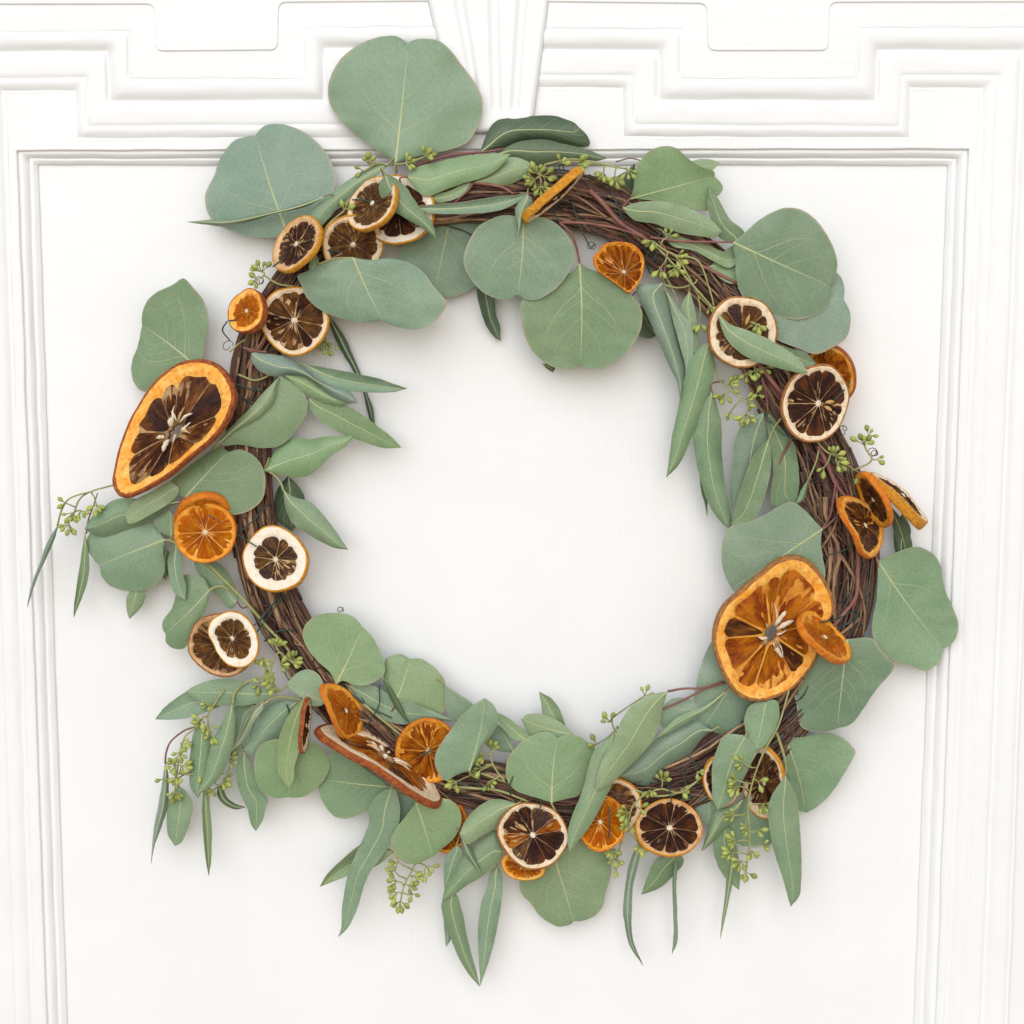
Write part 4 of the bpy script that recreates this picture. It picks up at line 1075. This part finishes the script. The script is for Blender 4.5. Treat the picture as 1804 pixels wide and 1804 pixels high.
for si, (path, z, cl) in enumerate(SPRIGS):
    R = random.Random(300+si)
    main = catmull(pp(path), 7)
    v, f, u = [], [], []
    tube([PW(x, y, z) for x, y in main], [0.00055]*len(main), 6, v, f, u)
    pods = []
    for cx, cy, n, sp, head in cl:
        if not n: continue
        q = min(main, key=lambda p: math.dist(p, (cx, cy)))
        h = math.radians(head)
        node = (cx-math.cos(h)*sp*0.35, cy-math.sin(h)*sp*0.35)
        zc = z+R.uniform(-1, 3)
        tube([PW(q[0], q[1], z), PW((q[0]+node[0])/2+R.uniform(-3, 3), (q[1]+node[1])/2+R.uniform(-3, 3), z+0.5), PW(node[0], node[1], zc)], [0.0005, 0.00045, 0.0004], 5, v, f, u)
        for k in range(n):
            a = h+(-1.25+2.5*(k+0.5)/n)+R.uniform(-0.25, 0.25)
            d = sp*R.uniform(0.35, 0.8)
            e = (node[0]+math.cos(a)*d, node[1]+math.sin(a)*d); ze = zc+R.uniform(-3, 4)
            p0, p1 = PW(node[0], node[1], zc), PW(e[0], e[1], ze)
            tube([p0, (p0+p1)/2+Vector((0, R.uniform(-.0006, .0006), 0)), p1], [0.0003, 0.00028, 0.0004], 5, v, f, u)
            tgt = PW(e[0]+math.cos(a)*10, e[1]+math.sin(a)*10, ze+R.uniform(-2.5, 3.5))
            pods.append((p1, (tgt-p1).normalized(), R.uniform(3.0, 5.2)*0.001))
    sprig = link('seed_sprig', mesh('seed_sprig', v, f, True, u), wreath, [M_STEM_G])
    for p1, d, L_ in pods:
        npods += 1
        if npods <= 300 or True:
            o = bpy.data.objects.new('seed_pod', PODS[npods % 3]); COL.objects.link(o); o.parent = sprig
            o.location = p1-d*0.0003; o.rotation_mode = 'QUATERNION'; o.rotation_quaternion = d.to_track_quat('Z', 'Y'); o.scale = (L_*1.02, L_*1.02, L_)

# --- thin green binding wire
for s_ in ('986,290,40 980,325,45 974,365,43', '992,288,39 994,330,45 976,372,44', '1074,325,40 1082,350,44 1090,365,44 1104,423,42', '1007,354,42 1016,382,43 1024,404,43 1040,437,40',
           '968,362,43 985,390,44 996,420,40', '1168,402,42 1152,430,46 1138,456,44 1145,482,38', '1174,404,42 1165,432,46 1150,458,44 1147,470,42', '1120,330,30 1160,380,44 1182,410,44',
           '352,900,52 380,915,54 416,940,48 452,963,54', '472,888,36 448,915,43 419,940,45 400,965,42', '452,1097,54 486,1059,44 500,1040,36', '415,1105,55 450,1100,50 480,1065,43 498,1045,38',
           '498,1050,42 470,1090,45 440,1130,42', '520,1110,42 490,1112,45 465,1130,42', '400,692,54 430,702,44 455,722,42', '415,676,45 440,685,44 470,690,40', '402,565,56 425,563,55 438,566,54', '400,566,55 392,582,40 405,600,36',
           '480,470,55 505,452,55 520,447,57', '560,440,52 580,441,52 600,445,50', '620,352,58 640,352,57 660,358,57', '780,396,24 810,404,22 834,415,22', '1345,720,40 1365,752,44 1395,772,52 1430,768,54 1455,748,54',
           '1470,705,54 1485,690,53 1498,672,50', '1449,932,46 1475,908,45 1495,890,52', '1458,978,43 1490,968,45 1515,950,42', '1445,1096,57 1475,1090,46 1510,1072,40', '1470,1110,42 1490,1100,45 1512,1080,40', '1500,1075,42 1507,1090,42 1490,1130,38',
           '1178,1378,44 1181,1400,52 1183,1415,53', '1201,1352,42 1208,1380,44 1220,1408,40', '1212,1330,40 1225,1345,44 1240,1355,40', '950,1432,53 952,1420,50 955,1405,44', '845,1340,42 838,1365,45 822,1395,42', '850,1345,42 845,1375,45 850,1402,40',
           '900,1402,44 898,1385,45 905,1365,42', '1072,1420,50 1074,1450,53 1072,1475,51', '668,1205,42 668,1240,43 655,1265,44 643,1285,44', '600,1205,42 640,1240,43 690,1265,42', '738,1330,49 752,1326,49 760,1320,49', '505,1240,42 512,1260,42 525,1275,40'):
    pl = pp(s_); c = catmull(pl, 7)
    v, f, u = tube([PW(*p) for p in c], [0.00042]*len(c), 6)
    link('binding_wire', mesh('binding_wire', v, f, True, u), wreath, [M_WIRE])
print('leaves', li, 'pods', npods)
